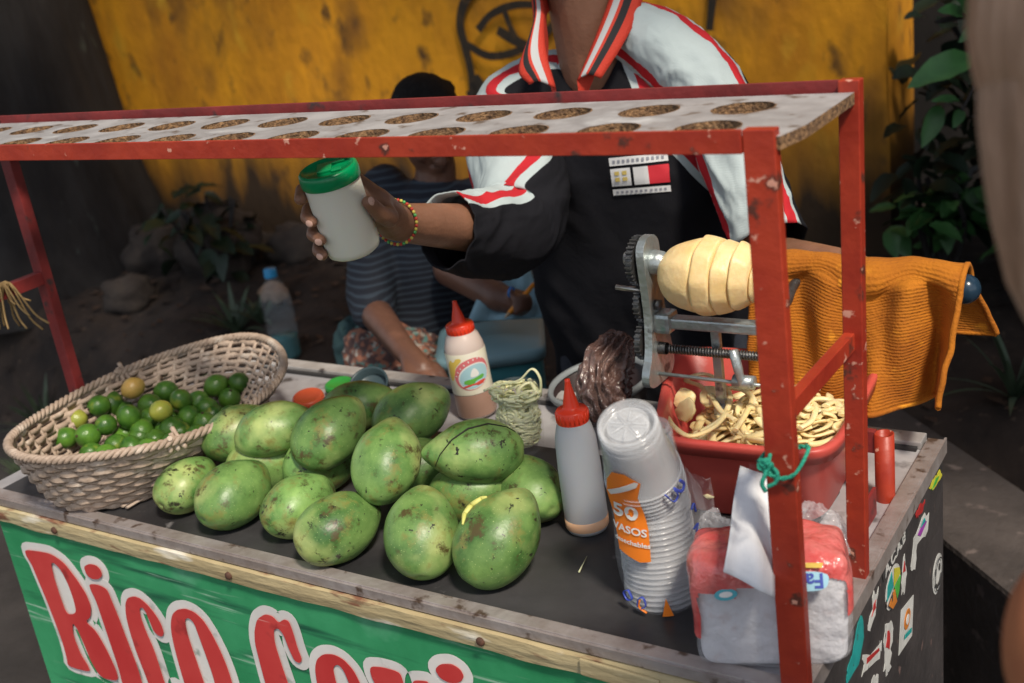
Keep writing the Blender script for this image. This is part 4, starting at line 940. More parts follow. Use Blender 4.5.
bpatch('white_stroke', wt, [(-.048, .170), (-.043, .164), (-.008, .184), (-.004, .192), (-.008, .194)], .0028, pan)
def bag_text(txt, size, a0, h0, m_, par, rot=0.0):
    cu = bpy.data.curves.new('t', 'FONT'); cu.body = txt; cu.size = size; cu.align_x = 'CENTER'; cu.align_y = 'CENTER'; cu.offset = size * .025; cu.resolution_u = 3
    to = bpy.data.objects.new('t', cu); C.objects.link(to); dg = bpy.context.evaluated_depsgraph_get(); dg.update(); me = bpy.data.meshes.new_from_object(to.evaluated_get(dg)); bpy.data.objects.remove(to)
    org = ORG[par.name]
    for v in me.vertices:
        x, y = v.co.x * math.cos(rot) - v.co.y * math.sin(rot), v.co.x * math.sin(rot) + v.co.y * math.cos(rot); v.co = on_bag(a0 + x, h0 + y, .0030) - org
    me.materials.clear(); me.materials.append(m_); o = bpy.data.objects.new('printed_words', me); C.objects.link(o); o.parent = par; ORG[o.name] = org
bag_text('50', .031, -.029, .138, wt, pan, -.12); bag_text('VASOS', .0135, -.028, .113, wt, pan, -.12); bag_text('desechables', .0088, -.027, .097, wt, pan, -.12)
# blue logo scribbles near the top right and the bottom left
for pts, m_, r_ in [([(.020, .165), (.026, .150), (.034, .158), (.032, .170), (.040, .160), (.048, .168), (.044, .178)], bl, .0022), ([(.046, .125), (.052, .130), (.054, .118)], bl, .0016), ([(.046, .100), (.056, .102), (.05, .094)], bl, .0016),
                    ([(-.040, .030), (-.036, .020), (-.044, .016), (-.048, .024), (-.040, .030)], bl, .0020), ([(-.030, .012), (-.028, .022), (-.022, .026), (-.020, .016), (-.026, .010)], bl, .0020), ([(-.026, .022), (-.028, .012), (-.020, .006)], og, .0022)]:
    pp = smoothpath([on_bag(a, h, .003) for a, h in pts], 5); b = MB(); b.tube(pp, r_, 5, flat=.4); b.build('logo_mark', m_, cbag)
bpatch('logo_mark', og, [(-.004, .002), (.008, .002), (.002, .026)], .0026, cbag)
# torn corner of the bag fluttering at the right
b = MB(); g_ = []
for i in range(9):
    row = []
    for j in range(7):
        a = .052 + .022 * j / 6; h = .06 + .115 * i / 8; q = bag_axis(h) + (cd * .2 + cs).normalized() * (a + .004 * mnoise.noise(Vector((i * .8, j, 0)))) + Vector((0, .01 * mnoise.noise(Vector((i * .5, j * .7, 4))), .012 * math.sin(i * 1.3) * j / 6)); row.append(q)
    g_.append(row)
b.loft(g_, closed=False, uv=False); b.build('loose_film', M_film, cbag, recalc=False)

# ------------------------------------------------------------------ napkin pack
M_pack = mat('white_napkins', (.74, .74, .77), (.60, .60, .64), 24, .7, bump=.6, bscale=60, spots=[((.60, .50, .50), 34, .60, .75)])
M_film2 = mat('pack_film', (.92, .92, .96), rough=.06, alpha=.20, spec=1.0, bump=1.0, bscale=38, c2=(.85, .85, .9))
M_pred = mat('red_print_film', (.66, .05, .05), (.74, .22, .20), 16, .14, spec=1.0, alpha=.88, bump=1.0, bscale=38)
pk_c = Vector((-.058, .066, TZ + .002)); a0 = math.radians(22); ex = Vector((math.cos(a0), math.sin(a0), 0)); ey = Vector((-math.sin(a0), math.cos(a0), 0)); ez = Vector((0, 0, 1))
pkt = thing('napkin_pack', pk_c, 'clear film pack of white napkins with red printed shoulders, behind the front right post', 'napkins')
def blob_box(b, c, d, p=5.0, amp=.003, sc=30, nu=60, nv=36, zc=None, mi=0, seed=0, sel=None):
    """rounded box (superellipsoid) in the pack's own axes"""
    def f(q):
        e = lambda t: math.copysign(abs(t) ** (2 / p), t); return q
    vs = []; fs = []
    for j in range(nv + 1):
        ph = PI * j / nv
        for i in range(nu):
            th = 2 * PI * i / nu; sp = lambda t, e=2 / p: math.copysign(abs(t) ** e, t)
            x = sp(math.sin(ph)) * sp(math.cos(th)); y = sp(math.sin(ph)) * sp(math.sin(th)); z = sp(math.cos(ph))
            q = ex * x * d[0] + ey * y * d[1] + ez * z * d[2]; q = q * (1 + 0) + q.normalized() * amp * mnoise.noise((q + Vector((seed, 0, 0))) * sc); vs.append(Vector(c) + q)
    for j in range(nv):
        for i in range(nu):
            f_ = [j * nu + i, (j + 1) * nu + i, (j + 1) * nu + (i + 1) % nu, j * nu + (i + 1) % nu]
            if sel is None or all(sel(vs[k] - Vector(c)) for k in f_): fs.append(f_)
    b.add(vs, fs, mi)
pc = pk_c + Vector((0, 0, .066)); b = MB(); blob_box(b, pc, (.078, .042, .063), 9, .002, 40)
b.build('napkins', M_pack, pkt)
b = MB(); blob_box(b, pc + Vector((0, 0, .002)), (.083, .047, .0660), 7, .007, 34, seed=3); b.build('film', M_film2, pkt)
zone = lambda q: (q.z > .036 + .012 * math.sin(q.dot(ex) * 38) or (abs(q.dot(ex)) > .076 and q.z > -.01 ) or q.dot(ex) < -.074 and q.z > -.03)
b = MB(); blob_box(b, pc + Vector((0, 0, .003)), (.0843, .0482, .0670), 7, .007, 34, seed=3, nu=140, nv=90, sel=zone); b.build('red_print', M_pred, pkt)
# blue and white logo on the sloping front shoulder, printed upside down towards the viewer
LM = Matrix.Identity(4); lc = pc + ex * .034 - ey * .047 + ez * .048
nx_ = -ex; ny_ = (-ez * .75 - ey * .55).normalized(); nz_ = nx_.cross(ny_)
if nz_.dot(-ey + ez) < 0: nz_ = -nz_
for i in range(3): LM[i][0] = nx_[i]; LM[i][1] = ny_[i]; LM[i][2] = nz_[i]; LM[i][3] = (lc + nz_ * .010)[i]
def quad_on(M, poly, m_, nm, par, d=0):
    b = MB(); b.prism(poly, [], lambda a, c_, e: M @ Vector((a, c_, d + e)), 0, .0004); return b.build(nm, m_, par)
lg = quad_on(LM, round_poly([(-.026, -.008), (.024, -.010), (.028, .004), (.010, .012), (-.022, .010)], 2), F('print_lightblue', (.35, .62, .75)), 'logo', pkt)
LM2 = LM.copy(); LM2.translation = lc + nz_ * .0112; text_mesh('logo_text', 'Fami', .021, LM2, bl, lg, bold=True)
quad_on(LM, [(-.020, -.017), (.018, -.018), (.020, -.013), (-.018, -.012)], F('print_gold', (.72, .50, .08)), 'logo_ribbon', lg, .001)
lc = pc - ex * .046 - ey * .049 + ez * .034
LM3 = LM.copy(); LM3.translation = lc + nz_ * .004; quad_on(LM3, ov(0, 0, .012, .006, .1), F('print_teal', (.05, .35, .42)), 'logo', pkt)
quad_on(LM3, ov(0, 0, .007, .003, .1), wt, 'logo', pkt, .0006)
# napkin pulled out of the pack
b = MB(); P0 = [at(u, v, t) for u, v, t in [(724, 572, 1.150), (731, 535, 1.165), (735, 500, 1.20), (741, 466, 1.245)]]; P1_ = [at(u, v, t) for u, v, t in [(776, 598, 1.150), (776, 560, 1.170), (776, 520, 1.21), (770, 476, 1.25)]]
A = smoothpath(P0, 6); B_ = smoothpath(P1_, 6); g_ = []
for i in range(len(A)):
    g_.append([A[i].lerp(B_[i], k / 12) + Vector(RM[:, 1]) * .006 * math.sin(k / 12 * 7 + i * .12) for k in range(13)])
b.loft(g_, closed=False, uv=False); o = b.build('napkin', mat('white_tissue', (.80, .81, .83), (.74, .75, .78), 30, .8, bump=.15), loc=pc)
md = o.modifiers.new('s', 'SOLIDIFY'); md.thickness = .001; tag(o, 'single white napkin pulled up out of the pack behind the post', 'napkin')

# crumpled clear bags behind the post
def crumpled(nm, c, d, m_, lab, seed, amp=.35, sc=28, cat='bag', rot=None, n=(80, 56)):
    b = MB(); fn = lambda q: q * (1 - amp * abs(mnoise.noise(q * 1.7 + Vector((seed, 0, 0)))) * 1.2 - amp * .5 * abs(mnoise.noise(q * 4.3 + Vector((0, seed, 0)))) + amp * .10 * mnoise.noise(q * 9))
    b.ell(c, d, rot, fn=fn, nu=n[0], nv=n[1]); o = b.build(nm, m_, loc=c)
    return tag(o, lab, cat)
crumpled('plastic_bag', atz(812, 540, TZ + .050), (.050, .030, .052), M_film2, 'crumpled clear plastic bag between the red tub and the napkin pack, right of the post', 5)
crumpled('plastic_bag', atz(716, 540, TZ + .055), (.026, .020, .045), M_film2, 'wisp of clear plastic bag between the cups and the pulled napkin', 9)
bgc = at(612, 382, 1.80); b = MB(); pth = smoothpath([at(628, 338, 1.80), at(616, 350, 1.79), at(606, 372, 1.78), at(603, 398, 1.77), at(606, 424, 1.76)], 14); rings = []
for i in range(len(pth)):
    f_ = i / (len(pth) - 1); rb_ = np.interp(f_, [0, .12, .4, .75, 1], [.012, .026, .040, .042, .030]); rg = []; d = (pth[min(i + 1, len(pth) - 1)] - pth[max(0, i - 1)]).normalized(); x_ = cr - d * cr.dot(d) if False else Vector(RM[:, 0]); x_ = (x_ - d * x_.dot(d)).normalized(); y_ = d.cross(x_)
    for k in range(150):
        t = 2 * PI * k / 150; w = mnoise.noise(Vector((math.cos(t) * 1.5, math.sin(t) * 1.5, f_ * 2.2))); fo = abs(math.sin(6.5 * t + 4 * w + f_ * 2.5)) ; f2 = abs(mnoise.noise(Vector((math.cos(t) * 3, math.sin(t) * 3, f_ * 9))))
        rg.append(pth[i] + (x_ * math.cos(t) + y_ * math.sin(t)) * rb_ * (.72 + .38 * fo - .35 * f2))
    rings.append(rg)
b.loft(rings, uv=False, caps=True)
tag(b.build('brown_bag', mat('brown_film', (.085, .040, .032), (.20, .12, .10), 26, .12, spec=1.0, alpha=.80, bump=1.0, bscale=45), loc=bgc), 'crumpled shiny brown plastic bag hanging behind the peeler beside the tub', 'bag')

# ------------------------------------------------------------------ red tub with mango scraps
M_tub = mat('red_tub_plastic', (.55, .085, .065), (.48, .06, .05), 9, .42, sss=.08, bump=.05, spots=[((.66, .22, .20), 30, .66, .74)])
tc_ = Vector((-.205, .450, TZ + .005)); ta = math.radians(4)
tub = thing('plastic_tub', tc_, 'red plastic tub full of mango peelings under the peeler', 'tub')
def tub_ring(hx, hy, z, n=120, p=6, skew=-.04):
    out = []
    for k in range(n):
        t = 2 * PI * k / n; sp = lambda v: math.copysign(abs(v) ** (2 / p), v); x = hx * sp(math.cos(t)); y = hy * sp(math.sin(t)); x *= (1 + 1.9 * y) if x < 0 else .90
        out.append(tc_ + Vector((x * math.cos(ta) - y * math.sin(ta), x * math.sin(ta) + y * math.cos(ta), z)))
    return out
b = MB(); b.loft([tub_ring(.001, .001, .001), tub_ring(.118, .130, .0), tub_ring(.124, .136, .006), tub_ring(.140, .153, .105), tub_ring(.141, .154, .107), tub_ring(.1475, .1605, .1015), tub_ring(.149, .162, .100), tub_ring(.152, .165, .117), tub_ring(.151, .164, .121), tub_ring(.144, .157, .122), tub_ring(.137, .150, .117), tub_ring(.121, .133, .008), tub_ring(.001, .001, .006)], uv=False)
b.build('tub_body', M_tub, tub)
M_pulp = mat('yellow_mango_pulp', (.90, .74, .42), (.82, .62, .28), 24, .42, sss=.2, bump=.1, bscale=60)
b = MB(); fn = lambda q: q * (1 + .25 * mnoise.noise(q * 2)); b.ell(tc_ + Vector((0, .0, .030)), (.12, .13, .034), fn=fn); 
b.build('pulp_heap', M_pulp, tub)
b = MB(); strands(b, 150, tc_ + Vector((.0, .01, .062)), (.075, .10, .016), .15, .0056, 6, 0, 6, 24, (.108, .125, .030), (.28, .5)); strands(b, 80, tc_ + Vector((.03, .02, .083)), (.05, .07, .010), .15, .0058, 16, 0, 6, 24, (.085, .10, .026), (.28, .5)); b.build('mango_peelings', M_pulp, tub)
rr = random.Random(9)
for k, (u, v) in enumerate([(690, 410), (700, 402), (685, 422)]):
    b = MB(); q = atz(u, v, TZ + .095); n0 = Vector((rr.uniform(-.4, .2), -.7, .7)); L_ = .035; leaf_shape(b, q, (rr.uniform(-1, 1), .3, .3), L_, .035, n0, -.2)
    o = b.build('mango_slice', M_pulp, tub); md = o.modifiers.new('s', 'SOLIDIFY'); md.thickness = .004
for pts in ([(711, 396), (700, 386), (686, 380), (702, 374), (718, 380), (730, 396), (722, 418), (700, 432)], [(735, 420), (720, 410), (712, 392), (728, 388), (748, 392), (756, 405)], [(667, 417), (675, 428), (690, 436), (712, 428), (728, 412)], [(740, 388), (752, 398), (745, 415), (735, 430)], [(800, 400), (815, 405), (812, 420), (800, 428)]):
    b = MB(); b.tube(smoothpath([atz(u, v, TZ + .105) for u, v in pts], 7), .0045, 7, flat=.6); b.build('curled_peeling', M_pulp, tub)

# ------------------------------------------------------------------ peeler machine with the peeled mango
M_cast = mat('cast_aluminium', (.46, .50, .50), (.34, .38, .38), 26, .36, metal=.7, bump=.2, bscale=90, spots=[((.12, .12, .12), 40, .64, .72), ((.20, .36, .32), 30, .66, .74)])
M_gear = mat('greasy_gear_steel', (.09, .09, .09), (.17, .17, .17), 50, .4, metal=.8, bump=.3)
PY = .45
mc = thing('mango_peeler', (-.36, PY, 1.0), 'hand cranked cast metal peeling machine standing over the red tub', 'peeler')
def pp(u, v, y=PY): return aty(u, v, y)
# side plate: outline in the plane across the axis, thickness along X
c0 = pp(649, 262); c1 = pp(662, 372)
outl = [(-.028, .010), (-.026, .028), (-.012, .040), (.010, .040), (.024, .028), (.026, .008), (.022, -.04), (.030, -.10), (.040, -.150), (.042, -.172), (.028, -.186), (-.030, -.186), (-.046, -.176), (-.044, -.158), (-.028, -.135), (-.020, -.08), (-.024, -.03)]
pz = c0.z; px_ = c0.x
b = MB(); b.prism(round_poly(outl, 2), [], lambda a, c_, d: Vector((px_ + d, PY + a, pz + c_ * .98)), -.006, .006); o = b.build('side_plate', M_cast, mc); md = o.modifiers.new('b', 'BEVEL'); md.width = .0025; md.segments = 3; md.limit_method = 'ANGLE'
b = MB(); b.lathe([(.0001, -.004), (.017, -.004), (.018, .004), (.016, .016), (.012, .022), (.0001, .022)], (px_ + .006, PY, pz), (1, 0, 0), 28); b.build('bearing_boss', M_cast, mc)
b = MB(); b.lathe([(.0001, 0), (.008, 0), (.008, .008), (.0001, .009)], (px_ + .006, PY - .004, pz - .062), (1, 0, 0), 6); b.build('bolt', M_gear, mc)
def gear(nm, y, z, R0, w_, nt_, x, m_=M_gear):
    pl = []
    for i in range(nt_):
        for f_, r_ in ((0, R0), (.28, R0), (.38, R0 * .90), (.88, R0 * .90)): a = 2 * PI * (i + f_) / nt_; pl.append((y + r_ * math.cos(a), z + r_ * math.sin(a)))
    hole = [(y + R0 * .2 * math.cos(2 * PI * i / 16), z + R0 * .2 * math.sin(2 * PI * i / 16)) for i in range(16)][::-1]
    b = MB(); b.prism(pl, [hole], lambda a, c_, d: Vector((x + d, a, c_)), 0, w_); return b.build(nm, m_, mc)
gear('gear', PY, pz + .002, .036, .010, 30, px_ - .021); gear('gear', PY + .004, pz - .062, .030, .009, 24, px_ - .020); gear('gear', PY - .002, pz - .118, .030, .009, 24, px_ - .021); gear('gear', PY, pz - .165, .020, .008, 18, px_ - .018)
b = MB(); b.lathe([(.0001, 0), (.012, 0), (.013, .006), (.010, .018), (.0001, .020)], (px_ - .018, PY, pz + .004), (-1, 0, 0), 20); b.build('hub_nut', M_cast, mc)
b = MB(); b.tube([(px_ - .005, PY - .01, pz - .040), (px_ - .050, PY - .012, pz - .036)], .0038, 12); b.build('drive_pin', mat('bare_steel', (.5, .48, .44), rough=.3, metal=.9), mc)
# main bar, lead screw, rod, blade arm, leg
zb = pp(720, 325).z; xe = pp(784, 330).x
b = MB(); b.box(((px_ + xe) / 2 + .008, PY, zb), (xe - px_ - .016, .022, .016), bev=.003); b.box((px_ + .018, PY, zb), (.026, .034, .030), bev=.006); b.box((xe - .02, PY, zb + .035), (.016, .03, .09), bev=.004); b.build('main_bar', M_cast, mc)
zs = pp(720, 352).z; pts = []; turns = 34; x0 = px_ + .022; x1 = xe - .024
b = MB(); b.tube([(px_ + .008, PY - .004, zs), (xe - .02, PY - .004, zs)], .0046, 12)
for i in range(turns * 12 + 1): t = i / 12 * 2 * PI; pts.append((x0 + (x1 - x0) * i / (turns * 12), PY - .004 + .0058 * math.cos(t), zs + .0058 * math.sin(t)))
b.tube(pts, .0014, 5); b.lathe([(.009, 0), (.009, .012)], (px_ + .006, PY - .004, zs), (1, 0, 0), 16); b.build('lead_screw', M_gear, mc)
zr = pp(700, 374).z; b = MB(); b.tube([(px_ + .005, PY - .012, zr), (pp(812, 373).x, PY - .012, zr - .004)], .0028, 10); b.build('guide_rod', M_cast, mc)
hx = pp(742, 370).x
b = MB(); b.tube(smoothpath([(hx - .006, PY - .012, zs + .010), (hx, PY - .018, zs - .006), (hx + .006, PY - .018, zr + .004), (hx + .010, PY - .014, zr - .006)], 5), [.007] * 8 + [.006] * 8, 10, flat=.6); b.lathe([(.0001, -.012), (.010, -.012), (.010, .018), (.0001, .018)], (hx + .004, PY - .012, zr), (1, 0, 0), 18); b.build('blade_carrier', M_cast, mc)
lx = pp(714, 345).x
b = MB(); b.box((lx, PY + .012, (zb + TZ + .02) / 2 - .01), (.013, .010, zb - TZ - .01), R3(.03, 0, 0), bev=.0015); b.box((lx + .002, PY + .004, TZ + .075), (.018, .016, .05), bev=.003); b.build('support_leg', M_cast, mc)
# fork, with the crank bar that the cloth hangs over
b = MB(); b.lathe([(.0001, 0), (.009, 0), (.009, .022), (.015, .024), (.015, .030), (.0001, .031)], (px_ + .022, PY, pz), (1, 0, 0), 20)
for k in range(3): t = 2 * PI * k / 3; b.tube([(px_ + .05, PY + .009 * math.cos(t), pz + .009 * math.sin(t)), (px_ + .075, PY + .009 * math.cos(t), pz + .009 * math.sin(t))], .0016, 6)
b.build('fork', M_gear, mc)
KY, KZ = .625, 1.146
b = MB(); b.tube(smoothpath([(xe - .02, PY + .005, zb + .060), (xe - .03, PY + .09, 1.13), (-.20, KY, KZ - .006), (-.08, KY, KZ), (.010, KY, KZ - .004)], 8), .0075, 12); b.build('crank_bar', M_gear, mc)
kp = aty(965, 289, KY); b = MB(); b.ell(kp, (.021, .021, .021)); b.build('crank_knob', mat('dark_blue_knob', (.015, .035, .06), rough=.22), mc)
# peeled mango: spiral cut into slices
mp = thing('peeled_mango', (px_ + .12, PY, pz), 'pale yellow peeled mango sliced into a spiral on the peeler fork', 'mango')
M_peel = mat('peeled_mango_flesh', (.88, .68, .36), (.80, .56, .24), 26, .40, sss=.25, bump=.12, bscale=110)
mx0 = pp(661, 275).x; mx1 = pp(760, 285).x + .012; mlen = mx1 - mx0; mcen = pp(706, 273).z - .004
def prof(s): return .0535 * (max(0, 1 - (2 * s - 1) ** 2)) ** .42 * (1.04 - .12 * s)
bounds = [0, .30, .34, .50, .53, .67, .71, .86, .90, 1.0]
cuts = [(0, .40), (.40, .58), (.58, .735), (.735, .885), (.885, 1.0)]
for k, (s0, s1) in enumerate(cuts):
    b = MB(); rings = []; n = 64; gap = .010 if k else 0; tl = .25 + .05 * k
    NSL = 14
    for i in range(NSL + 1):
        f_ = i / NSL; s_ = s0 + gap + (s1 - s0 - gap) * f_; edge = 1 - .05 * (1 - min(1, f_ * 9)) ** 2 * (k > 0) - .03 * (1 - min(1, (1 - f_) * 10)) ** 2 * (k < 4) + .05 * (.5 - f_) * (k > 0)
        r_ = max(prof(s_) * edge * [1, 1.04, 1.0, 1.05, .98][k], .0004); rg = []
        for q in range(n):
            t = 2 * PI * q / n; nn = 1 + .03 * mnoise.noise(Vector((math.cos(t) * 1.6, math.sin(t) * 1.6, s_ * 5))); fl = 1 - .035 * abs(math.sin(4.0 * t + k * 1.3 + s_ * 3)) 
            tilt = tl * .10 * mlen * math.cos(t) 
            rg.append(Vector((mx0 + s_ * mlen + (tilt * .5 if k else tilt * .5 * f_), PY + r_ * math.sin(t) * nn * fl, mcen + r_ * 1.02 * math.cos(t) * nn * fl + [0, .0, -.001, .002, -.002][k])))
        rings.append(rg)
    c_a = sum(rings[0], Vector()) / n; c_b = sum(rings[-1], Vector()) / n
    b.loft([[c_a] * n] + rings + [[c_b] * n], uv=False); b.build('slice', M_peel, mp)
b = MB(); b.tube([(mx0 + .02, PY, mcen), (mx1 - .015, PY, mcen)], .016, 14); b.build('core', M_peel, mp)

# ------------------------------------------------------------------ mustard cloth over the crank bar
M_cloth = mat('mustard_knit', (.47, .155, .006), (.34, .10, .005), 14, .9, bump=.3, bscale=240, spots=[((.20, .09, .02), 9, .66, .74), ((.74, .30, .02), 20, .62, .7)])
Nn = M_cloth.node_tree.nodes; Lk = M_cloth.node_tree.links
uvn = Nn.new('ShaderNodeUVMap'); wv = Nn.new('ShaderNodeTexWave'); wv.bands_direction = 'X'; wv.inputs['Scale'].default_value = 24; wv.inputs['Distortion'].default_value = 1.4; wv.inputs['Detail'].default_value = 2
mpp = Nn.new('ShaderNodeMapping'); mpp.inputs['Scale'].default_value = (1, 1, 1); Lk.new(uvn.outputs[0], mpp.inputs[0]); Lk.new(mpp.outputs[0], wv.inputs['Vector'])
bp2 = Nn.new('ShaderNodeBump'); bp2.inputs['Strength'].default_value = .28; bp2.inputs['Distance'].default_value = .004; Lk.new(wv.outputs['Fac'], bp2.inputs['Height'])
old = [n for n in Nn if n.type == 'BUMP' and n != bp2][0]; Lk.new(old.outputs[0], bp2.inputs['Normal']); Lk.new(bp2.outputs[0], Nn['Principled BSDF'].inputs['Normal'])
def cloth_pt(s, w_):
    """s along the bar 0..1, w_ across: 0 = front hem, 1 = back hem"""
    x = -.275 + .302 * s
    top = KZ + .036 - .012 * s - .018 * max(0, .35 - s) / .35 + .008 * math.sin(s * 9) * (1 - s)
    zf = .990 - .026 * math.sin(s * PI) + .012 * math.sin(s * 13) * s; zk = 1.06 - .015 * s
    r_ = .024 + .003 * math.sin(s * 14) + .014 * math.exp(-((s - .58) / .16) ** 2)
    if s > .80: r_ += .008 * (s - .8) / .2
    wt0, wt1 = .52, .70
    if w_ < wt0:
        f_ = w_ / wt0; z = zf + (top - r_ - zf) * f_; y = KY - r_ - .018 * (1 - f_) ** 1.2 * (1 + .6 * math.sin(s * 12)); 
    elif w_ < wt1:
        a = PI * (w_ - wt0) / (wt1 - wt0); z = top - r_ + r_ * math.sin(a); y = KY - r_ * math.cos(a)
    else:
        f_ = (w_ - wt1) / (1 - wt1); z = top - r_ + (zk - top + r_) * f_; y = KY + r_ + .035 * f_
    fold = (.024 * math.sin(s * 17 + 2.4 * (1 - w_)) + .010 * math.sin(s * 31 + 4 * w_ + 1)) * (1 - w_) ** .7 * (w_ < wt0) + .006 * mnoise.noise(Vector((s * 6, w_ * 5, 1)))
    y -= fold * (.35 + s); x += .016 * (1 - w_ / wt0) * (s > .5) * (s - .5) * 2 * (w_ < wt0) * -1 + .004 * mnoise.noise(Vector((s * 9, w_ * 9, 7)))
    if w_ < wt0 and s > .86: k = (s - .86) / .14; y -= .022 * k * k * (1 - w_ / wt0 * .5)
    z += .005 * mnoise.noise(Vector((s * 7, w_ * 4, 3)))
    if w_ > wt1: x += .028 * (w_ - wt1) / (1 - wt1) * s
    return Vector((x, y, z))
g_ = [[cloth_pt(i / 80, j / 70) for j in range(71)] for i in range(81)]
b = MB(); b.loft(g_, closed=False); clo = b.build('cloth', M_cloth, loc=(-.1, KY, KZ)); 
md = clo.modifiers.new('s', 'SOLIDIFY'); md.thickness = .0045; md.offset = 0; tag(clo, 'mustard orange knitted cloth draped over the crank bar at the right', 'cloth')
for w0, s0 in ((0, 0), (1, 0)):
    b = MB(); b.tube([cloth_pt(i / 80, w0) for i in range(81)], .0042, 6); ch = b.build('hem', M_cloth, loc=(-.1, KY, KZ)); ch.parent = clo; ch.location = (0, 0, 0)
b = MB(); b.tube([cloth_pt(1, j / 90) for j in range(91)], .0045, 6); ch = b.build('hem', M_cloth, loc=(-.1, KY, KZ)); ch.parent = clo; ch.location = (0, 0, 0)

# ------------------------------------------------------------------ green string on the post, straw bits
M_str = mat('green_string', (.02, .30, .20), (.03, .40, .26), 200, .7, bump=.5, bscale=400)
st = thing('green_string', (-.016, .012, 1.12), 'teal green string knotted round the front right post', 'string')
zc = 1.163; cx, cy = -.0155, .0115; pts = [(cx - .019, cy - .013, zc - .002), (cx, cy - .0145, zc - .010), (cx + .016, cy - .013, zc - .004), (cx + .024, cy, zc + .012), (cx + .020, cy + .012, zc + .014), (cx, cy + .0135, zc + .008), (cx - .019, cy + .011, zc + .004), (cx - .022, cy - .004, zc)]
b = MB(); P_ = smoothpath(pts + [pts[0]], 8); 
for ph in (0, PI): b.tube([q + Vector((.0009 * math.cos(i * .9 + ph), .0009 * math.sin(i * .9 + ph), .0012 * math.cos(i * .9 + ph))) for i, q in enumerate(P_)], .0018, 6)
b.build('loop', M_str, st)
b = MB(); kq = at(768, 465, 1.095); rr = random.Random(6)
for k in range(5):
    q = [kq + Vector((rr.uniform(-.008, .008), rr.uniform(-.006, .002), rr.uniform(-.009, .007))) for _ in range(5)]; b.tube(smoothpath(q + [q[0]], 5), .0021, 6)
b.build('knot', M_str, st)
b = MB(); b.tube(smoothpath([kq, at(765, 475, 1.090), at(762, 484, 1.090), at(766, 492, 1.090)], 5), .0022, 6); b.tube(smoothpath([kq, at(777, 472, 1.090), at(776, 482, 1.091), at(767, 487, 1.091)], 5), .0020, 6); b.tube(smoothpath([at(772, 446, 1.14), kq], 4), .002, 6)
b.build('tail', M_str, st)
b = MB(); b.tube([atz(579, 572, TZ + .0065), atz(587, 556, TZ + .0075)], [.0012, .0003], 6); tag(b.build('straw_bit', M_strip, loc=atz(583, 564, TZ + .005)), 'tiny pale straw bit lying on the dark tray left of the cups', 'straw')
# dried grass tied to the left crossbar
b = MB(); q0 = Vector((-1.428, .135, 1.222)); rr = random.Random(12)
for k in range(26):
    e = Vector((rr.uniform(-.02, .05), rr.uniform(-.06, .05), rr.uniform(-.09, .015))); b.tube(smoothpath([q0 + Vector((0, rr.uniform(-.01, .01), 0)), q0 + Vector((.018, e.y * .3, .004)), q0 + e * .7, q0 + e], 4), .0019, 5)
tag(b.build('dried_grass_tie', mat('dry_straw', (.36, .24, .10), (.22, .14, .06), 60, .8), loc=q0), 'tuft of dried grass tied round the left crossbar', 'straw')

# ------------------------------------------------------------------ things behind the cart
# plastic water bottle on the soil
p = at(288, 358, 3.25); zz = bank_z(p.x, p.y)
for t_ in [x * .02 for x in range(120, 240)]:
    q = at(288, 357, t_)
    if q.z <= bank_z(q.x, q.y) + .005: p = q; break
K_ = 1.36; wbt = thing('water_bottle', p, 'clear plastic water bottle with a blue cap and teal liquid standing on the soil', 'bottle')
kk = lambda pr: [(a * K_, c_ * K_) for a, c_ in pr]
b = MB(); b.lathe(kk([(.0001, 0), (.034, 0), (.038, .008), (.038, .05), (.036, .055), (.038, .06), (.038, .09), (.036, .095), (.038, .10), (.038, .15), (.034, .175), (.018, .205), (.014, .212), (.014, .225)]), p, n=32); b.build('bottle_body', mat('clear_bottle', (.55, .62, .66), rough=.05, alpha=.11, spec=1, bump=.6, bscale=50), wbt)
b = MB(); b.lathe(kk([(.0001, .002), (.035, .003), (.036, .012), (.0345, .054), (.036, .060), (.0001, .061)]), p, n=32); b.build('teal_liquid', mat('teal_liquid', (.03, .16, .17), rough=.1), wbt)
b = MB(); b.lathe(kk([(.016, .214), (.016, .232), (.0145, .235), (.0001, .235)]), p, n=24); b.build('blue_cap', mat('blue_cap', (.03, .28, .55), rough=.35), wbt)
# teal bin
bz = Vector(at(497, 380, 2.62)); 
M_teal = mat('teal_plastic', (.09, .36, .40), (.11, .42, .46), 6, .28)
tb = thing('teal_bin', (bz.x, bz.y, 0), 'tall teal plastic bin with a rolled rim between the seated woman and the vendor', 'bin'); ztop = at(500, 334, 2.62).z
b = MB(); ys = math.radians(32)
def sqr(h, z, p=7):
    out = []
    for k in range(48):
        t = 2 * PI * k / 48; sp = lambda v: math.copysign(abs(v) ** (2 / p), v); x = h * sp(math.cos(t)); y = h * sp(math.sin(t)); out.append(Vector((bz.x + x * math.cos(ys) - y * math.sin(ys), bz.y + .0 + x * math.sin(ys) + y * math.cos(ys), z)))
    return out
b.loft([sqr(.09, .01), sqr(.10, .012), sqr(.110, ztop - .03), sqr(.110, ztop), sqr(.102, ztop), sqr(.09, .03), sqr(.001, .03)], uv=False); b.build('bin_body', M_teal, tb)
b = MB(); b.loft([sqr(.111, ztop - .022), sqr(.120, ztop - .020), sqr(.121, ztop + .006), sqr(.106, ztop + .008), sqr(.001, ztop + .009)], uv=False); b.build('rim', mat('pale_teal_rim', (.25, .42, .46), rough=.4), tb)
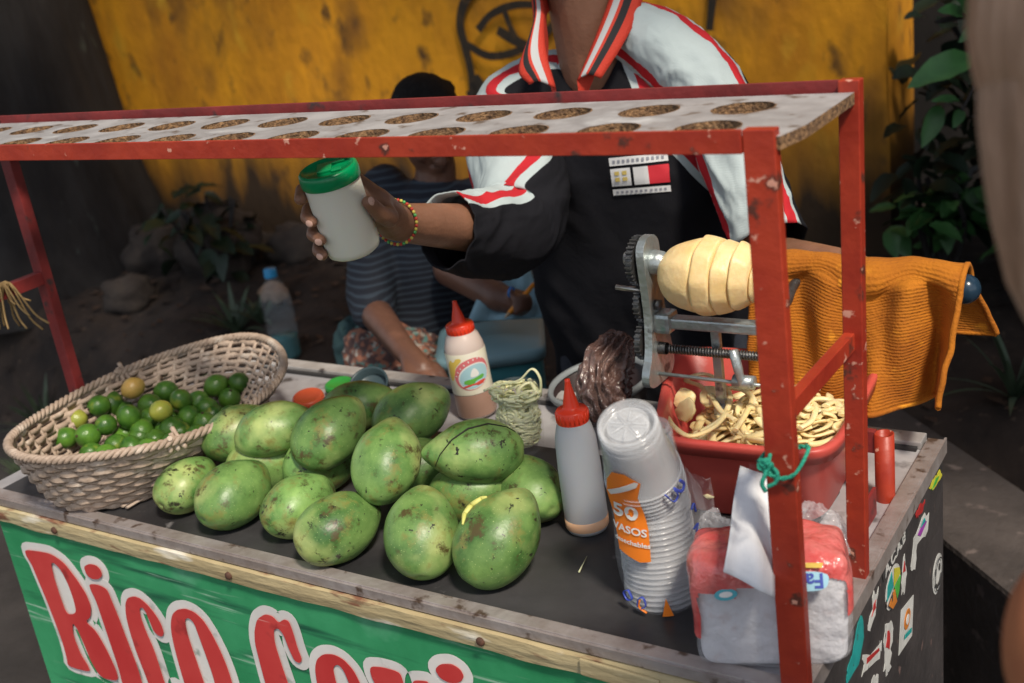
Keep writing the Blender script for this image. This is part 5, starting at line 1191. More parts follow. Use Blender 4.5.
# pale blue cloth hanging over the bin
b = MB(); cA = [at(u, v, 2.62) for u, v in [(497, 262), (520, 268), (548, 330), (446, 345)]]
g_ = []
for i in range(16):
    l_ = at(499, 250, 2.62).lerp(at(468, 322, 2.55), i / 15); r_ = at(526, 258, 2.62).lerp(at(546, 318, 2.55), i / 15); g_.append([l_.lerp(r_, k / 14) + Vector(RM[:, 1]) * (.012 * math.sin(k * .9 + i * .3) + .02 * math.sin(i / 15 * PI)) for k in range(15)])
b.loft(g_, closed=False, uv=False); o = b.build('pale_blue_cloth', mat('pale_blue_fabric', (.28, .45, .52), (.22, .37, .44), 12, .85, bump=.2), loc=bz); md = o.modifiers.new('s', 'SOLIDIFY'); md.thickness = .004
tag(o, 'pale blue cloth bunched on the teal bin beside the woman', 'cloth')
# small red basin with a grey rim
bb = at(602, 392, 1.97); rb = thing('basin', bb, 'dark basin with a grey rolled rim behind the brown bag', 'basin')
b = MB(); b.lathe([(.0001, -.05), (.065, -.05), (.082, .012), (.086, .016)], bb, (-.1, -.1, 1), 44); b.build('bowl', mat('dark_bowl', (.03, .018, .018), rough=.5), rb)
b = MB(); b.lathe([(.082, .012), (.088, .013), (.091, .020), (.088, .026), (.083, .025), (.081, .018)], bb, (-.1, -.1, 1), 44); b.build('rim', mat('grey_rim', (.20, .22, .23), rough=.5), rb)
b = MB(); b.box((bb.x, bb.y, (bb.z - .05) / 2), (.10, .10, bb.z - .052), bev=.01); tag(b.build('dark_stand', M_black, loc=(bb.x, bb.y, 0)), 'narrow dark stand under the dark basin behind the cart', 'stand')
# ------------------------------------------------------------------ people
def skin(nm, c_): 
    return mat(nm, c_, tuple(x * .78 for x in c_), 14, .46, bump=.12, bscale=160, sss=.08, spots=[(tuple(min(1, x * 1.25) for x in c_), 30, .6, .75)])
M_sk = skin('brown_skin', (.26, .125, .075)); M_skd = skin('deep_brown_skin', (.15, .070, .045)); M_skl = skin('light_skin', (.52, .31, .22))
M_hair = mat('black_hair', (.006, .005, .005), (.012, .010, .010), 60, .7, bump=.4, bscale=140, spec=.15)
M_nail = mat('fingernail', (.55, .34, .27), rough=.3)
def head(b, c, f, s=1.0, lean=(0, 0, 0)):
    """c centre of skull, f facing direction; adds skull, jaw, nose, lips, ears, brow and eye sockets"""
    c = Vector(c); f = Vector(f).normalized(); up = (Vector((0, 0, 1)) + Vector(lean)).normalized(); r_ = f.cross(up).normalized(); up = r_.cross(f).normalized()
    Rm = Matrix((r_, f, up)).transposed(); P = lambda x, y, z: c + (r_ * x + f * y + up * z) * s
    b.ell(P(0, -.008, .025), (.074 * s, .092 * s, .088 * s), Rm); b.ell(P(0, .018, -.045), (.055 * s, .066 * s, .066 * s), Rm)
    b.capsule(P(0, .055, -.085), .022 * s, P(0, .050, -.080), .024 * s)
    b.chain([P(0, .088, .012), P(0, .103, -.022)], [.010 * s, .014 * s]); b.ell(P(.012, .094, -.026), (.009 * s, .010 * s, .008 * s), Rm); b.ell(P(-.012, .094, -.026), (.009 * s, .010 * s, .008 * s), Rm)
    b.ell(P(0, .084, -.052), (.024 * s, .012 * s, .006 * s), Rm); b.ell(P(0, .083, -.062), (.022 * s, .012 * s, .007 * s), Rm); b.ell(P(0, .076, .030), (.048 * s, .014 * s, .010 * s), Rm)
    for q in (-1, 1): b.ell(P(q * .075, -.005, -.012), (.008 * s, .019 * s, .031 * s), Rm)
    for q in (-1, 1): b.ell(P(q * .038, .052, -.028), (.020 * s, .024 * s, .020 * s), Rm)
    return P, Rm
def eyes(P, Rm, par, s=1.0):
    for q in (-1, 1):
        b = MB(); b.ell(P(q * .031, .074, .012), (.013 * s, .011 * s, .010 * s), Rm); e_ = b.build('eye', mat('eye_white', (.6, .58, .55), rough=.2), par); b = MB(); b.ell(P(q * .031, .0835, .012), (.0055 * s, .002 * s, .0055 * s), Rm); b.build('iris', M_black, e_)
        b = MB(); b.chain([P(q * .015, .088, .030), P(q * .034, .088, .035), P(q * .052, .076, .028)], [.003 * s, .0035 * s, .002 * s], 8); b.build('eyebrow', M_hair, par)

# ---- vendor
VX, VY = -.63, .90
man = thing('person', (VX, VY, 0), 'standing vendor in a black and white polo shirt holding up the green lidded shaker', 'person')
S_r = Vector((-.80, .82, 1.345)); E_r = at(507, 231, 1.935); W_r = at(394, 222, 1.645)
S_l = at(708, 92, 1.93); E_l = at(768, 262, 1.87); W_l = Vector((-.165, .660, 1.150))
# shaker frame
SH_B = at(355, 251, 1.565); cr, cf, cu = Vector(RM[:, 0]), Vector(RM[:, 1]), Vector(RM[:, 2])
SH_U = (cu * 1.0 - cr * .27 - cf * .58).normalized(); SH_R = .0375; SH_H = .112
dirc = (-cf - SH_U * (-cf).dot(SH_U)).normalized(); dirl = SH_U.cross(dirc); dirl = dirl if dirl.dot(-cr) > 0 else -dirl
def shp(deg, h, r): a = math.radians(deg); return SH_B + SH_U * h + (dirc * math.cos(a) + dirl * math.sin(a)) * r
b = MB()
P_, Rm_ = head(b, (-.650, .81, 1.675), (-.12, -1, -.10))
b.chain([(-.64, .87, 1.42), (-.645, .835, 1.60)], [.066, .058], 20); b.ell((-.64, .90, 1.37), (.14, .075, .07))
b.chain([(-.63, .94, .98), (-.63, .92, 1.12), (-.635, .90, 1.28)], [.125, .125, .125], 24); b.ell((-.63, .90, 1.27), (.17, .105, .14)); b.ell((-.63, .95, .95), (.165, .12, .12))
for s_, S, E, W in ((-1, S_r, E_r, W_r), (1, S_l, E_l, W_l)):
    b.chain([Vector((-.64 + s_ * .06, .88, 1.39)), S, E], [.055, .052, .038], 18); b.chain([E, E.lerp(W, .3), E.lerp(W, .7), W], [.037, .040, .033, .027], 18)
for s_ in (-1, 1):
    hp = Vector((-.63 + s_ * .09, .95, .90)); kn = Vector((-.63 + s_ * .11, .93, .49)); an = Vector((-.63 + s_ * .12, .96, .08)); b.chain([hp, kn, an], [.085, .055, .038], 16); b.chain([an - Vector((0, 0, .03)), an + Vector((0, -.14, -.045))], [.035, .026], 12)
# right hand round the shaker: palm behind it
pal = shp(-132, .044, SH_R + .020); b.chain([W_r, W_r.lerp(pal, .5), pal], [.026, .025, .023], 16)
knuck = []
hts = [.094, .066, .040, .016]; ends = [95, 58, 50, 62]
for k in range(4):
    h = hts[k]; r0 = SH_R + .013; st_ = shp(-165, h * .8 + .012, r0 + .010); b.chain([pal, st_], [.022, .013], 12)
    an_ = [-165, -200, -235, -265, -300]; seq = [shp(-165, h * .8 + .012, r0 + .010), shp(-200, h * .95, r0 + .006), shp(-240, h, r0 + .001)]
    seq += [shp(-280 + 0, h, SH_R + .0088)] if k == 0 else [shp(-275, h, SH_R + .0095), shp(-360 + ends[k] + 0, h - .001, SH_R + .0078)]
    b.chain(seq, [.0110, .0098, .0092, .0088, .0078][:len(seq)], 12); knuck.append(seq[-1])
th = [pal, shp(-100, .030, SH_R + .020), shp(-78, .045, SH_R + .013), shp(-58, .072, SH_R + .0100)]; b.chain(th, [.020, .0145, .0120, .0098], 12)
# left hand closed on the crank bar under the cloth
hb = Vector((-.105, .640, 1.142)); b.chain([W_l, hb + Vector((-.02, 0, .006))], [.026, .026], 14)
for k in range(4):
    x = hb.x - .030 + .020 * k; b.chain([(x, .648, 1.152), (x, .630, 1.158), (x, .610, 1.150), (x, .607, 1.134), (x, .618, 1.126)], [.0095, .009, .0085, .008, .0075], 10)
b.chain([hb + Vector((-.035, .006, 0)), (-.115, .640, 1.124), (-.095, .618, 1.120)], [.016, .011, .009], 10)
body = b.build('body', M_sk, man, recalc=False); remesh(body, .0033, 5, .5)
eyes(P_, Rm_, man)
# nails on the fingers that show
for q, dr_ in [(knuck[1], 1), (knuck[2], 1), (knuck[3], 1), (th[-1], 1)]:
    n_ = (q - SH_B); n_ = (n_ - SH_U * n_.dot(SH_U)).normalized(); t_ = SH_U if q == th[-1] else SH_U.cross(n_); b = MB()
    n_ = (n_ * .8 - cf * .5).normalized(); t_ = (t_ - n_ * t_.dot(n_)).normalized()
    Rn = Matrix((t_, n_.cross(t_), n_)).transposed(); b.ell(q + n_ * .0072 + t_ * .001, (.0062, .0048, .0014), Rn, nu=16, nv=10); b.build('fingernail', M_nail, man)
b = MB(); b.ell(P_(0, -.016, .045), (.082, .098, .082), Rm_, fn=lambda q: q * (1 + .03 * mnoise.noise(q * 5))); b.ell(P_(0, -.055, .00), (.076, .060, .075), Rm_); b.build('hair', M_hair, man)
# trousers
M_tr = mat('dark_denim', (.022, .026, .038), (.035, .040, .055), 30, .85)
for s_ in (-1, 1):
    b = MB(); rings = []
    for z, r_, dx, y in [(.96, .115, .07, .95), (.85, .11, .085, .95), (.5, .078, .11, .935), (.3, .072, .115, .945), (.07, .068, .12, .96)]:
        rings.append([Vector((-.63 + s_ * dx + r_ * math.cos(2 * PI * k / 28), y + r_ * 1.1 * math.sin(2 * PI * k / 28), z)) for k in range(28)])
    b.loft(rings, uv=False); b.build('trouser_leg', M_tr, man)
    b = MB(); b.ell((-.63 + s_ * .12, .88, .04), (.05, .14, .045)); b.build('shoe', M_black, man)
# polo shirt
M_polo = bpy.data.materials.new('polo_torso'); M_polo.use_nodes = True
def ramp_const(N, fac, Lk, stops):
    cr_ = N.new('ShaderNodeValToRGB'); cr_.color_ramp.interpolation = 'CONSTANT'; el = cr_.color_ramp.elements
    el[0].position = stops[0][0]; el[0].color = (*stops[0][1], 1); el[1].position = stops[1][0]; el[1].color = (*stops[1][1], 1)
    for p_, c_ in stops[2:]: e_ = el.new(p_); e_.color = (*c_, 1)
    Lk.new(fac, cr_.inputs[0]); return cr_.outputs[0]
BK, WHT, RDD = (.010, .010, .013), (.42, .485, .49), (.46, .022, .03)
def cloth_finish(m, col):
    N = m.node_tree.nodes; Lk = m.node_tree.links; b = N['Principled BSDF']; b.inputs['Roughness'].default_value = .85; b.inputs['Specular IOR Level'].default_value = .15
    Lk.new(col, b.inputs['Base Color']); tc = N.new('ShaderNodeTexCoord')
    vo = N.new('ShaderNodeTexVoronoi'); vo.inputs['Scale'].default_value = 420; vo.inputs['Randomness'].default_value = .1; Lk.new(tc.outputs['Object'], vo.inputs['Vector'])
    nz = N.new('ShaderNodeTexNoise'); nz.inputs['Scale'].default_value = 9; nz.inputs['Detail'].default_value = 4; Lk.new(tc.outputs['Object'], nz.inputs['Vector'])
    b1 = N.new('ShaderNodeBump'); b1.inputs['Strength'].default_value = .35; b1.inputs['Distance'].default_value = .001; Lk.new(vo.outputs['Distance'], b1.inputs['Height'])
    b2 = N.new('ShaderNodeBump'); b2.inputs['Strength'].default_value = .35; b2.inputs['Distance'].default_value = .02; Lk.new(nz.outputs['Fac'], b2.inputs['Height']); Lk.new(b2.outputs[0], b1.inputs['Normal']); Lk.new(b1.outputs[0], b.inputs['Normal'])
def mth(N, Lk, op, a, b_=None):
    n = N.new('ShaderNodeMath'); n.operation = op
    for i, q in enumerate((a, b_)):
        if q is None: continue
        if isinstance(q, (int, float)): n.inputs[i].default_value = q
        else: Lk.new(q, n.inputs[i])
    return n.outputs[0]
N = M_polo.node_tree.nodes; Lk = M_polo.node_tree.links; tc = N.new('ShaderNodeTexCoord'); sp = N.new('ShaderNodeSeparateXYZ'); Lk.new(tc.outputs['Object'], sp.inputs[0])
# object origin is the man's base, so x is measured from his middle
off = mth(N, Lk, 'MULTIPLY', mth(N, Lk, 'SUBTRACT', 1.43, sp.outputs['Z']), .62); dd = mth(N, Lk, 'SUBTRACT', mth(N, Lk, 'ABSOLUTE', sp.outputs['X']), mth(N, Lk, 'ADD', off, .062))
low = mth(N, Lk, 'MULTIPLY', mth(N, Lk, 'LESS_THAN', sp.outputs['Z'], 1.14), -1.0)
fac = mth(N, Lk, 'ADD', mth(N, Lk, 'ADD', mth(N, Lk, 'MULTIPLY', dd, 4.0), .3), low)
cloth_finish(M_polo, ramp_const(N, fac, Lk, [(0, BK), (.3, WHT), (.345, RDD), (.445, WHT)]))
M_slv = bpy.data.materials.new('polo_sleeve'); M_slv.use_nodes = True; N = M_slv.node_tree.nodes; Lk = M_slv.node_tree.links
uvn = N.new('ShaderNodeUVMap'); sp = N.new('ShaderNodeSeparateXYZ'); Lk.new(uvn.outputs[0], sp.inputs[0]); pg = mth(N, Lk, 'PINGPONG', sp.outputs['X'], .5)
cloth_finish(M_slv, ramp_const(N, pg, Lk, [(0, WHT), (.140, RDD), (.188, WHT), (.226, BK)]))
M_polob = bpy.data.materials.new('polo_black'); M_polob.use_nodes = True; v_ = M_polob.node_tree.nodes.new('ShaderNodeRGB'); v_.outputs[0].default_value = (*BK, 1); cloth_finish(M_polob, v_.outputs[0])
def wrinkle(p, sc, st=(1, 1, 1)):
    q = Vector((p.x * sc * st[0], p.y * sc * st[1], p.z * sc * st[2])); q = q + Vector(mnoise.noise_vector(q * .5)) * .8; return 1 - 2.2 * abs(mnoise.noise(q)) - .5
b = MB(); rings = []; n = 200
prof_ = [(.80, .195, .135, .955), (.92, .195, .140, .945), (1.05, .20, .140, .93), (1.16, .208, .142, .915), (1.25, .212, .142, .90), (1.32, .205, .128, .89), (1.365, .182, .112, .885), (1.395, .148, .098, .88), (1.418, .112, .086, .878), (1.436, .086, .080, .875), (1.462, .068, .066, .878)]
fine = []
for i in range(len(prof_) - 1):
    for k in range(12): f_ = k / 12; fine.append([prof_[i][q] * (1 - f_) + prof_[i + 1][q] * f_ for q in range(4)])
fine.append(list(prof_[-1]))
for z, a, bb_, y in fine:
    rg = []
    for k in range(n):
        t = 2 * PI * k / n; c_, s_ = math.cos(t), math.sin(t); e_ = 2 / 2.5; x = math.copysign(abs(c_) ** e_, c_) * a; yy = math.copysign(abs(s_) ** e_, s_) * bb_
        fr = max(0, -s_); w = 1 + .035 * mnoise.noise(Vector((c_ * 2.2, s_ * 2.2, z * 2))) + .035 * math.sin(t * 9 + z * 5 + 3 * mnoise.noise(Vector((c_, s_, z * 3)))) * max(0, (1.32 - z) / .5) * .6
        wk = wrinkle(Vector((x * 1.0, yy, z)), 7, (1, 1, .45)) * .011 + wrinkle(Vector((x + z * .6, yy, z)), 13, (1, 1, .6)) * .005; w += wk / max(a, .12) * min(1, (1.44 - z) / .12)
        zz = z - (max(0, z - 1.36) / .10) * .075 * fr ** 3
        rg.append(Vector((VX - .005 + x * w, y + yy * w, zz)))
    rings.append(rg)
b.loft(rings, uv=True); polo = b.build('polo_shirt', M_polo, man)
def sleeve(path, rad, ref, ref2, hemn=1, squash=.85):
    pts = smoothpath(path, 20); K = len(pts); b = MB(); rings = []; n = 130
    for i, p in enumerate(pts):
        d = (pts[min(i + 1, K - 1)] - pts[max(i - 1, 0)]).normalized(); f_ = i / (K - 1); rr_ = np.interp(f_, np.linspace(0, 1, len(rad)), rad)
        r_ = Vector(ref).lerp(Vector(ref2), f_); x = (r_ - d * r_.dot(d)).normalized(); y = d.cross(x); rg = []
        for k in range(n):
            t = 2 * PI * k / n; e = Vector((math.cos(t), math.sin(t), 0)); w = 1 + .08 * mnoise.noise(Vector((e.x * 1.6, e.y * 1.6, f_ * 3 + hemn * 5))) + .10 * wrinkle(Vector((e.x, e.y, f_ * 5.5 + hemn)) , 1.5) * (.25 + .75 * f_) + .018 * wrinkle(Vector((e.x, e.y, f_ * 9 + e.x * 2)), 3.1)
            q = p + (x * math.cos(t) + y * math.sin(t) * squash) * rr_ * w; q.z -= .015 * f_ * max(0, -(x * math.cos(t) + y * math.sin(t)).z); rg.append(q)
        rings.append(rg)
    # turn the hem in so the opening has thickness
    c_ = pts[-1]; d = (pts[-1] - pts[-2]).normalized()
    rings.append([q + (c_ - q) * .05 - d * .002 for q in rings[-1]]); rings.append([q + (c_ - q) * .06 - d * .03 for q in rings[-2]])
    b.loft(rings); return b.build('sleeve', M_slv, man)
sleeve([(-.685, .885, 1.395), (-.745, .86, 1.385), (-.795, .81, 1.340), at(522, 196, 2.0), at(512, 226, 1.955), at(476, 231, 1.86), at(446, 226, 1.78)], [.062, .080, .088, .084, .074, .065, .054], (-.5, .30, .85), (-.55, .55, .62), 1, .95)
sleeve([at(625, 30, 1.985), at(664, 50, 1.955), at(706, 92, 1.93), at(742, 170, 1.88), at(770, 242, 1.835)], [.060, .074, .078, .074, .070, .068], (.35, -.75, .5), (.30, -.92, -.1), 2, .85)
# collar: striped band folded down round an open neck
inner = [at(556, 88, 1.905), at(546, 50, 1.91), at(545, 15, 1.93), at(549, -20, 1.96), Vector((-.655, .945, 1.492)), at(618, -28, 1.95), at(606, 8, 1.92), at(593, 42, 1.905), at(577, 80, 1.895)]
outer = [at(524, 84, 1.905), at(513, 72, 1.91), at(530, 28, 1.925), at(537, -15, 1.965), Vector((-.65, .972, 1.452)), at(652, -18, 1.955), at(643, 18, 1.915), at(628, 46, 1.895), at(606, 78, 1.885)]
A = smoothpath(inner, 8); B_ = [p_.lerp(q_, .84) for p_, q_ in zip(A, smoothpath(outer, 8))]; M_cred, M_cwht = mat('collar_red', (.52, .038, .018), rough=.75, bump=.2, bscale=300), mat('collar_white', (.46, .47, .47), rough=.75)
M_cblk = mat('collar_black', (.015, .014, .016), rough=.8)
b = MB(); bands = [(0, .22, 0), (.22, .46, 1), (.46, .56, 0), (.56, .76, 2), (.76, 1.0, 0)]
for f0, f1, mi in bands:
    rA, rB = [], []
    for q0, q1 in zip(A, B_):
        mid = q0.lerp(q1, .5) ; bul = lambda f: q0.lerp(q1, f) + Vector((0, -.006, .010)) * math.sin(PI * f)
        rA.append(bul(f0)); rB.append(bul(f1))
    b.loft([rA, [x.lerp(y, .5) for x, y in zip(rA, rB)], rB], mi=mi, closed=False)
o = b.build('collar', [M_cred, M_cwht, M_cblk], man); md = o.modifiers.new('s', 'SOLIDIFY'); md.thickness = .0035; md.offset = -1
# inside neckband
b = MB(); b.loft([[q for q in A], [q + Vector((0, .0, -.05)) for q in A]], closed=False); b.build('neckband', M_cred, man)
# chest badge, lying on the cloth
bpy.context.view_layer.update()
def shirt_hit(u, v, lift):
    mi = polo.matrix_world.inverted(); ok, loc, nor, _ = polo.ray_cast(mi @ Vector(CAM), (mi.to_3x3() @ Vector(ray(u, v))).normalized()); return polo.matrix_world @ (loc + nor * lift) if ok else None
TL, TR, BR, BL = (609, 158), (667, 152), (671, 191), (614, 195)
def badge(nm, m_, a0, b0, a1, b1, lift, par):
    g_ = []
    for i in range(7):
        row = []
        for j in range(7):
            a = a0 + (a1 - a0) * i / 6; c_ = b0 + (b1 - b0) * j / 6
            u = (TL[0] * (1 - a) + TR[0] * a) * (1 - c_) + (BL[0] * (1 - a) + BR[0] * a) * c_; v = (TL[1] * (1 - a) + TR[1] * a) * (1 - c_) + (BL[1] * (1 - a) + BR[1] * a) * c_
            q = shirt_hit(u, v, lift)
            if q is None: return None
            row.append(q)
        g_.append(row)
    b = MB(); b.loft(g_, closed=False, uv=False); return b.build(nm, m_, par, recalc=False)
bw, bgry, bred, byel = mat('badge_white', (.66, .66, .66), rough=.7), mat('badge_grey', (.25, .26, .30), rough=.7), mat('badge_red', (.60, .03, .045), rough=.6), mat('badge_gold', (.55, .42, .12), rough=.6)
bd = badge('badge_strip', bw, 0, 0, 1, .22, .0022, polo)
for x in [.06 + .082 * k for k in range(11)]: badge('badge_mark', bgry, x, .07, x + .045, .15, .0032, polo)
badge('badge_field', bw, 0, .30, .34, .76, .0022, polo); badge('badge_field', bw, .39, .30, .64, .76, .0022, polo); badge('badge_red_field', bred, .64, .30, 1, .76, .0022, polo)
for x in (.07, .20):
    for z in (.37, .53): badge('badge_gold_mark', byel, x, z, x + .08, z + .10, .0032, polo)
badge('badge_strip', bw, 0, .84, 1, 1.0, .0022, polo)
for x in [.06 + .082 * k for k in range(11)]: badge('badge_mark', bgry, x, .89, x + .045, .95, .0032, polo)
# beaded bracelet
b = MB(); bc = W_r.lerp(E_r, .0) + Vector((0, 0, 0)); ax_ = (E_r - W_r).normalized(); bx = ax_.orthogonal().normalized(); by = ax_.cross(bx); nb = 40; ms = [mat('bead_yellow', (.60, .50, .10), rough=.3), mat('bead_red', (.50, .05, .03), rough=.3), mat('bead_green', (.10, .40, .12), rough=.3)]
bc = W_r + ax_ * .006
for k in range(nb):
    t = 2 * PI * k / nb; q = bc + (bx * math.cos(t) + by * math.sin(t)) * .0315 + ax_ * .006 * math.sin(t); b.ell(q, (.0026,) * 3, mi=[0, 1, 0, 2, 1][k % 5], nu=8, nv=6)
br = b.build('beaded_bracelet', ms, loc=bc); br.parent = man; br.location = bc - Vector((VX, VY, 0))
# the shaker in his hand
shk = thing('shaker', SH_B, 'milky plastic shaker with a green screw lid held up in the vendor\'s hand', 'shaker')
b = MB(); R_ = SH_R; b.lathe([(.0001, 0), (R_ * .80, 0), (R_ * .95, .004), (R_, .012), (R_ * 1.0, .045), (R_ * 1.0, .106), (R_ * .96, .110), (.0001, .111)], SH_B, SH_U, 48); b.build('shaker_body', mat('milky_shaker', (.72, .70, .60), rough=.4, sss=.3), shk)
b = MB(); b.lathe([(R_ * 1.04, .1045), (R_ * 1.07, .106), (R_ * 1.075, .116), (R_ * 1.05, .122), (R_ * .99, .1245), (R_ * .91, .1245), (R_ * .87, .121), (.0001, .1205)], SH_B, SH_U, 56)
ld = b.build('green_lid', mat('green_lid_plastic', (.0, .25, .085), rough=.28), shk)
b = MB(); q = SH_B + SH_U * .1228; Rq = Matrix((dirl, SH_U.cross(dirl), SH_U)).transposed(); b.box(q - dirc * .004 + dirl * .004, (.020, .030, .004), Rq, bev=.0012); b.box(q + dirc * .014 - dirl * .012, (.014, .006, .003), Rq, bev=.001); b.box(q - dirc * .016 - dirl * .014, (.018, .005, .003), Rq, bev=.001); b.build('lid_flap', ld.data.materials[0], ld)

# ---- seated woman behind
wo = thing('person', at(410, 360, 2.95) * 1, 'seated woman in a striped navy sweater behind the vendor\'s outstretched arm', 'person')
g0 = at(410, 350, 3.0); wo.location = (g0.x, g0.y, 0); ORG[wo.name] = Vector((g0.x, g0.y, 0))
hip = Vector((g0.x, g0.y, .60)); ch = at(432, 235, 2.9); nk = at(436, 168, 2.84); hd = at(427, 128, 2.79)
Sr = at(386, 194, 2.90); Sl = at(492, 198, 2.86); Er = at(370, 306, 2.80); Wr = at(404, 350, 2.52); Hr = at(423, 369, 2.46)
El = at(452, 268, 2.72); Wl = at(500, 298, 2.56); Hl = at(520, 303, 2.54)
toC = Vector((CAM[0] - g0.x, CAM[1] - g0.y, 0)).normalized(); sdr = Vector((toC.y, -toC.x, 0))
b = MB(); Pw, Rw = head(b, hd, toC * .9 + sdr * -.3 + Vector((0, 0, -.65)), .98)
b.chain([ch.lerp(nk, .7), nk, hd], [.055, .050, .05], 14); b.chain([hip, ch], [.13, .12], 18); b.chain([Sr, ch, Sl], [.05, .09, .05], 14)
b.chain([Sr, Er, Wr], [.052, .042, .028], 14); b.chain([Wr, Hr], [.028, .024], 12); b.chain([Sl, El, Wl], [.052, .046, .033], 14); b.chain([Wl, Hl], [.031, .029], 12)
d = (Hr - Wr).normalized(); s_ = d.cross(Vector((0, 0, 1))).normalized()
for k in range(4): p0 = Hr + s_ * (.018 * (k - 1.5)); b.chain([p0, p0 + d * .03 + Vector((0, 0, .002)), p0 + d * (.055 + .004 * (k in (1, 2))) + Vector((0, 0, -.012)), p0 + d * .07 + Vector((0, 0, -.028))], [.0105, .0095, .0085, .0078], 10)
b.chain([Wr, Hr + s_ * .035, Hr + s_ * .045 + d * .03], [.016, .012, .0095], 10)
pcl = [at(505, 318, 2.49), at(534, 284, 2.53)]; gp = pcl[0].lerp(pcl[1], .45)
for k in range(4):
    p0 = Hl + Vector((0, 0, .018 - .013 * k)); b.chain([p0, p0.lerp(gp, .5) + cr * .018 - cf * .01, gp - cu * (.008 * k - .01) + cr * .008 - cf * .006, gp - cu * (.010 * k - .008) - cr * .006 - cf * .008], [.0105, .0098, .0088, .0078], 10)
b.chain([Wl, Hl - cr * .02 + cu * .02 - cf * .01, gp - cr * .008 + cu * .012], [.015, .012, .0095], 10)
kR, kL = hip + toC * .42 - sdr * -.10 + Vector((0, 0, .03)), hip + toC * .42 - sdr * .10 + Vector((0, 0, .03))
for k_ in (kR, kL):
    b.chain([hip + (k_ - hip) * .15, k_, k_ + toC * .02 + Vector((0, 0, -.52))], [.09, .065, .042], 14); b.chain([k_ + toC * .02 + Vector((0, 0, -.56)), k_ + toC * .16 + Vector((0, 0, -.595))], [.034, .025], 10)
wb_ = b.build('body', M_skd, wo, recalc=False); remesh(wb_, .0048, 4, .5); eyes(Pw, Rw, wo, .98)
b = MB(); b.ell(Pw(0, -.018, .040), (.084, .098, .086), Rw, fn=lambda q: q * (1 + .04 * mnoise.noise(q * 4))); b.ell(Pw(0, -.06, -.01), (.078, .06, .08), Rw); b.build('hair', M_hair, wo)
b = MB(); q = at(441, 90, 2.78); b.ell(at(414, 86, 2.76), (.040, .035, .026), fn=lambda q: q * (1 + .1 * mnoise.noise(q * 4))); b.ell(q, (.035, .03, .026), fn=lambda q: q * (1 + .1 * mnoise.noise(q * 4))); b.build('hair_bun', M_hair, wo)
M_sw = mat('striped_navy_knit', (.030, .045, .070), (.04, .06, .09), 20, .8, bump=.2, bscale=200)
N = M_sw.node_tree.nodes; Lk = M_sw.node_tree.links; tc = N.new('ShaderNodeTexCoord'); sp = N.new('ShaderNodeSeparateXYZ'); Lk.new(tc.outputs['Object'], sp.inputs[0])
nz = N.new('ShaderNodeTexNoise'); nz.inputs['Scale'].default_value = 5; Lk.new(tc.outputs['Object'], nz.inputs['Vector'])
z_ = mth(N, Lk, 'ADD', sp.outputs['Z'], mth(N, Lk, 'MULTIPLY', nz.outputs['Fac'], .05)); wv = mth(N, Lk, 'SINE', mth(N, Lk, 'MULTIPLY', z_, 2 * PI / .0165))
mr = N.new('ShaderNodeMapRange'); mr.inputs[1].default_value = .25; mr.inputs[2].default_value = .6; Lk.new(wv, mr.inputs[0]); x = N.new('ShaderNodeMix'); x.data_type = 'RGBA'; Lk.new(mr.outputs[0], x.inputs[0]); x.inputs[6].default_value = (.009, .012, .021, 1); x.inputs[7].default_value = (.030, .044, .062, 1); Lk.new(x.outputs[2], N['Principled BSDF'].inputs['Base Color'])
b = MB(); b.chain([hip + Vector((0, 0, -.03)), ch, ch.lerp(nk, .5)], [.160, .145, .08], 24); b.chain([Sr, ch, Sl], [.068, .11, .068], 18); b.chain([Sr, Er.lerp(Sr, .1), Er.lerp(Wr, .12)], [.072, .062, .056], 18); b.chain([Sl, El.lerp(Sl, .25)], [.070, .058], 18); b.chain([hip - sdr * .06, hip + sdr * .06], [.15, .15], 18)
sw = b.build('sweater', M_sw, wo, recalc=False); remesh(sw, .007, 5, .5)
for v in sw.data.vertices: v.co += Vector(mnoise.noise_vector(v.co * 11)) * .010
M_fl = mat('floral_cotton', (.10, .055, .05), (.32, .13, .08), 42, .85, lo=.46, hi=.54, detail=1, spots=[((.45, .40, .34), 60, .58, .62), ((.10, .24, .22), 52, .60, .64)])
b = MB(); b.chain([hip, kR], [.125, .092], 20); b.chain([hip, kL], [.125, .092], 20); b.ell(hip.lerp((kR + kL) / 2, .55) + Vector((0, 0, .055)), (.15, .15, .055)); b.chain([kR, kR + Vector((0, 0, -.22))], [.09, .10], 16); b.chain([kL, kL + Vector((0, 0, -.22))], [.09, .10], 16)
sk_ = b.build('floral_skirt', M_fl, wo, recalc=False); remesh(sk_, .009, 6, .5)
# the bundle of floral cloth in her lap with her hand on it
lap = at(392, 352, 2.88); crumpled('floral_bundle', lap, (.15, .10, .09), M_fl, 'bundle of flower patterned cloth in the seated woman\'s lap', 4, amp=.22, cat='cloth', n=(60, 40))
lp_ = at(356, 352, 2.98); crumpled('teal_cloth', lp_, (.06, .06, .10), mat('teal_fabric_m', (.025, .06, .065), (.04, .085, .09), 12, .85), 'dull teal cloth beside the woman\'s flower patterned bundle', 7, amp=.25, cat='cloth', n=(50, 36))
pc_ = thing('pencil', pcl[0], 'orange pencil held in the seated woman\'s hand', 'pencil'); dp = (pcl[1] - pcl[0]).normalized()
b = MB(); b.tube([pcl[0] + dp * .014, pcl[1]], .0055, 6); b.build('shaft', mat('orange_pencil', (.85, .30, .02), rough=.4), pc_); b = MB(); b.tube([pcl[0], pcl[0] + dp * .014], [.001, .0052], 8); b.build('tip', mat('pencil_wood', (.55, .38, .22), rough=.7), pc_)
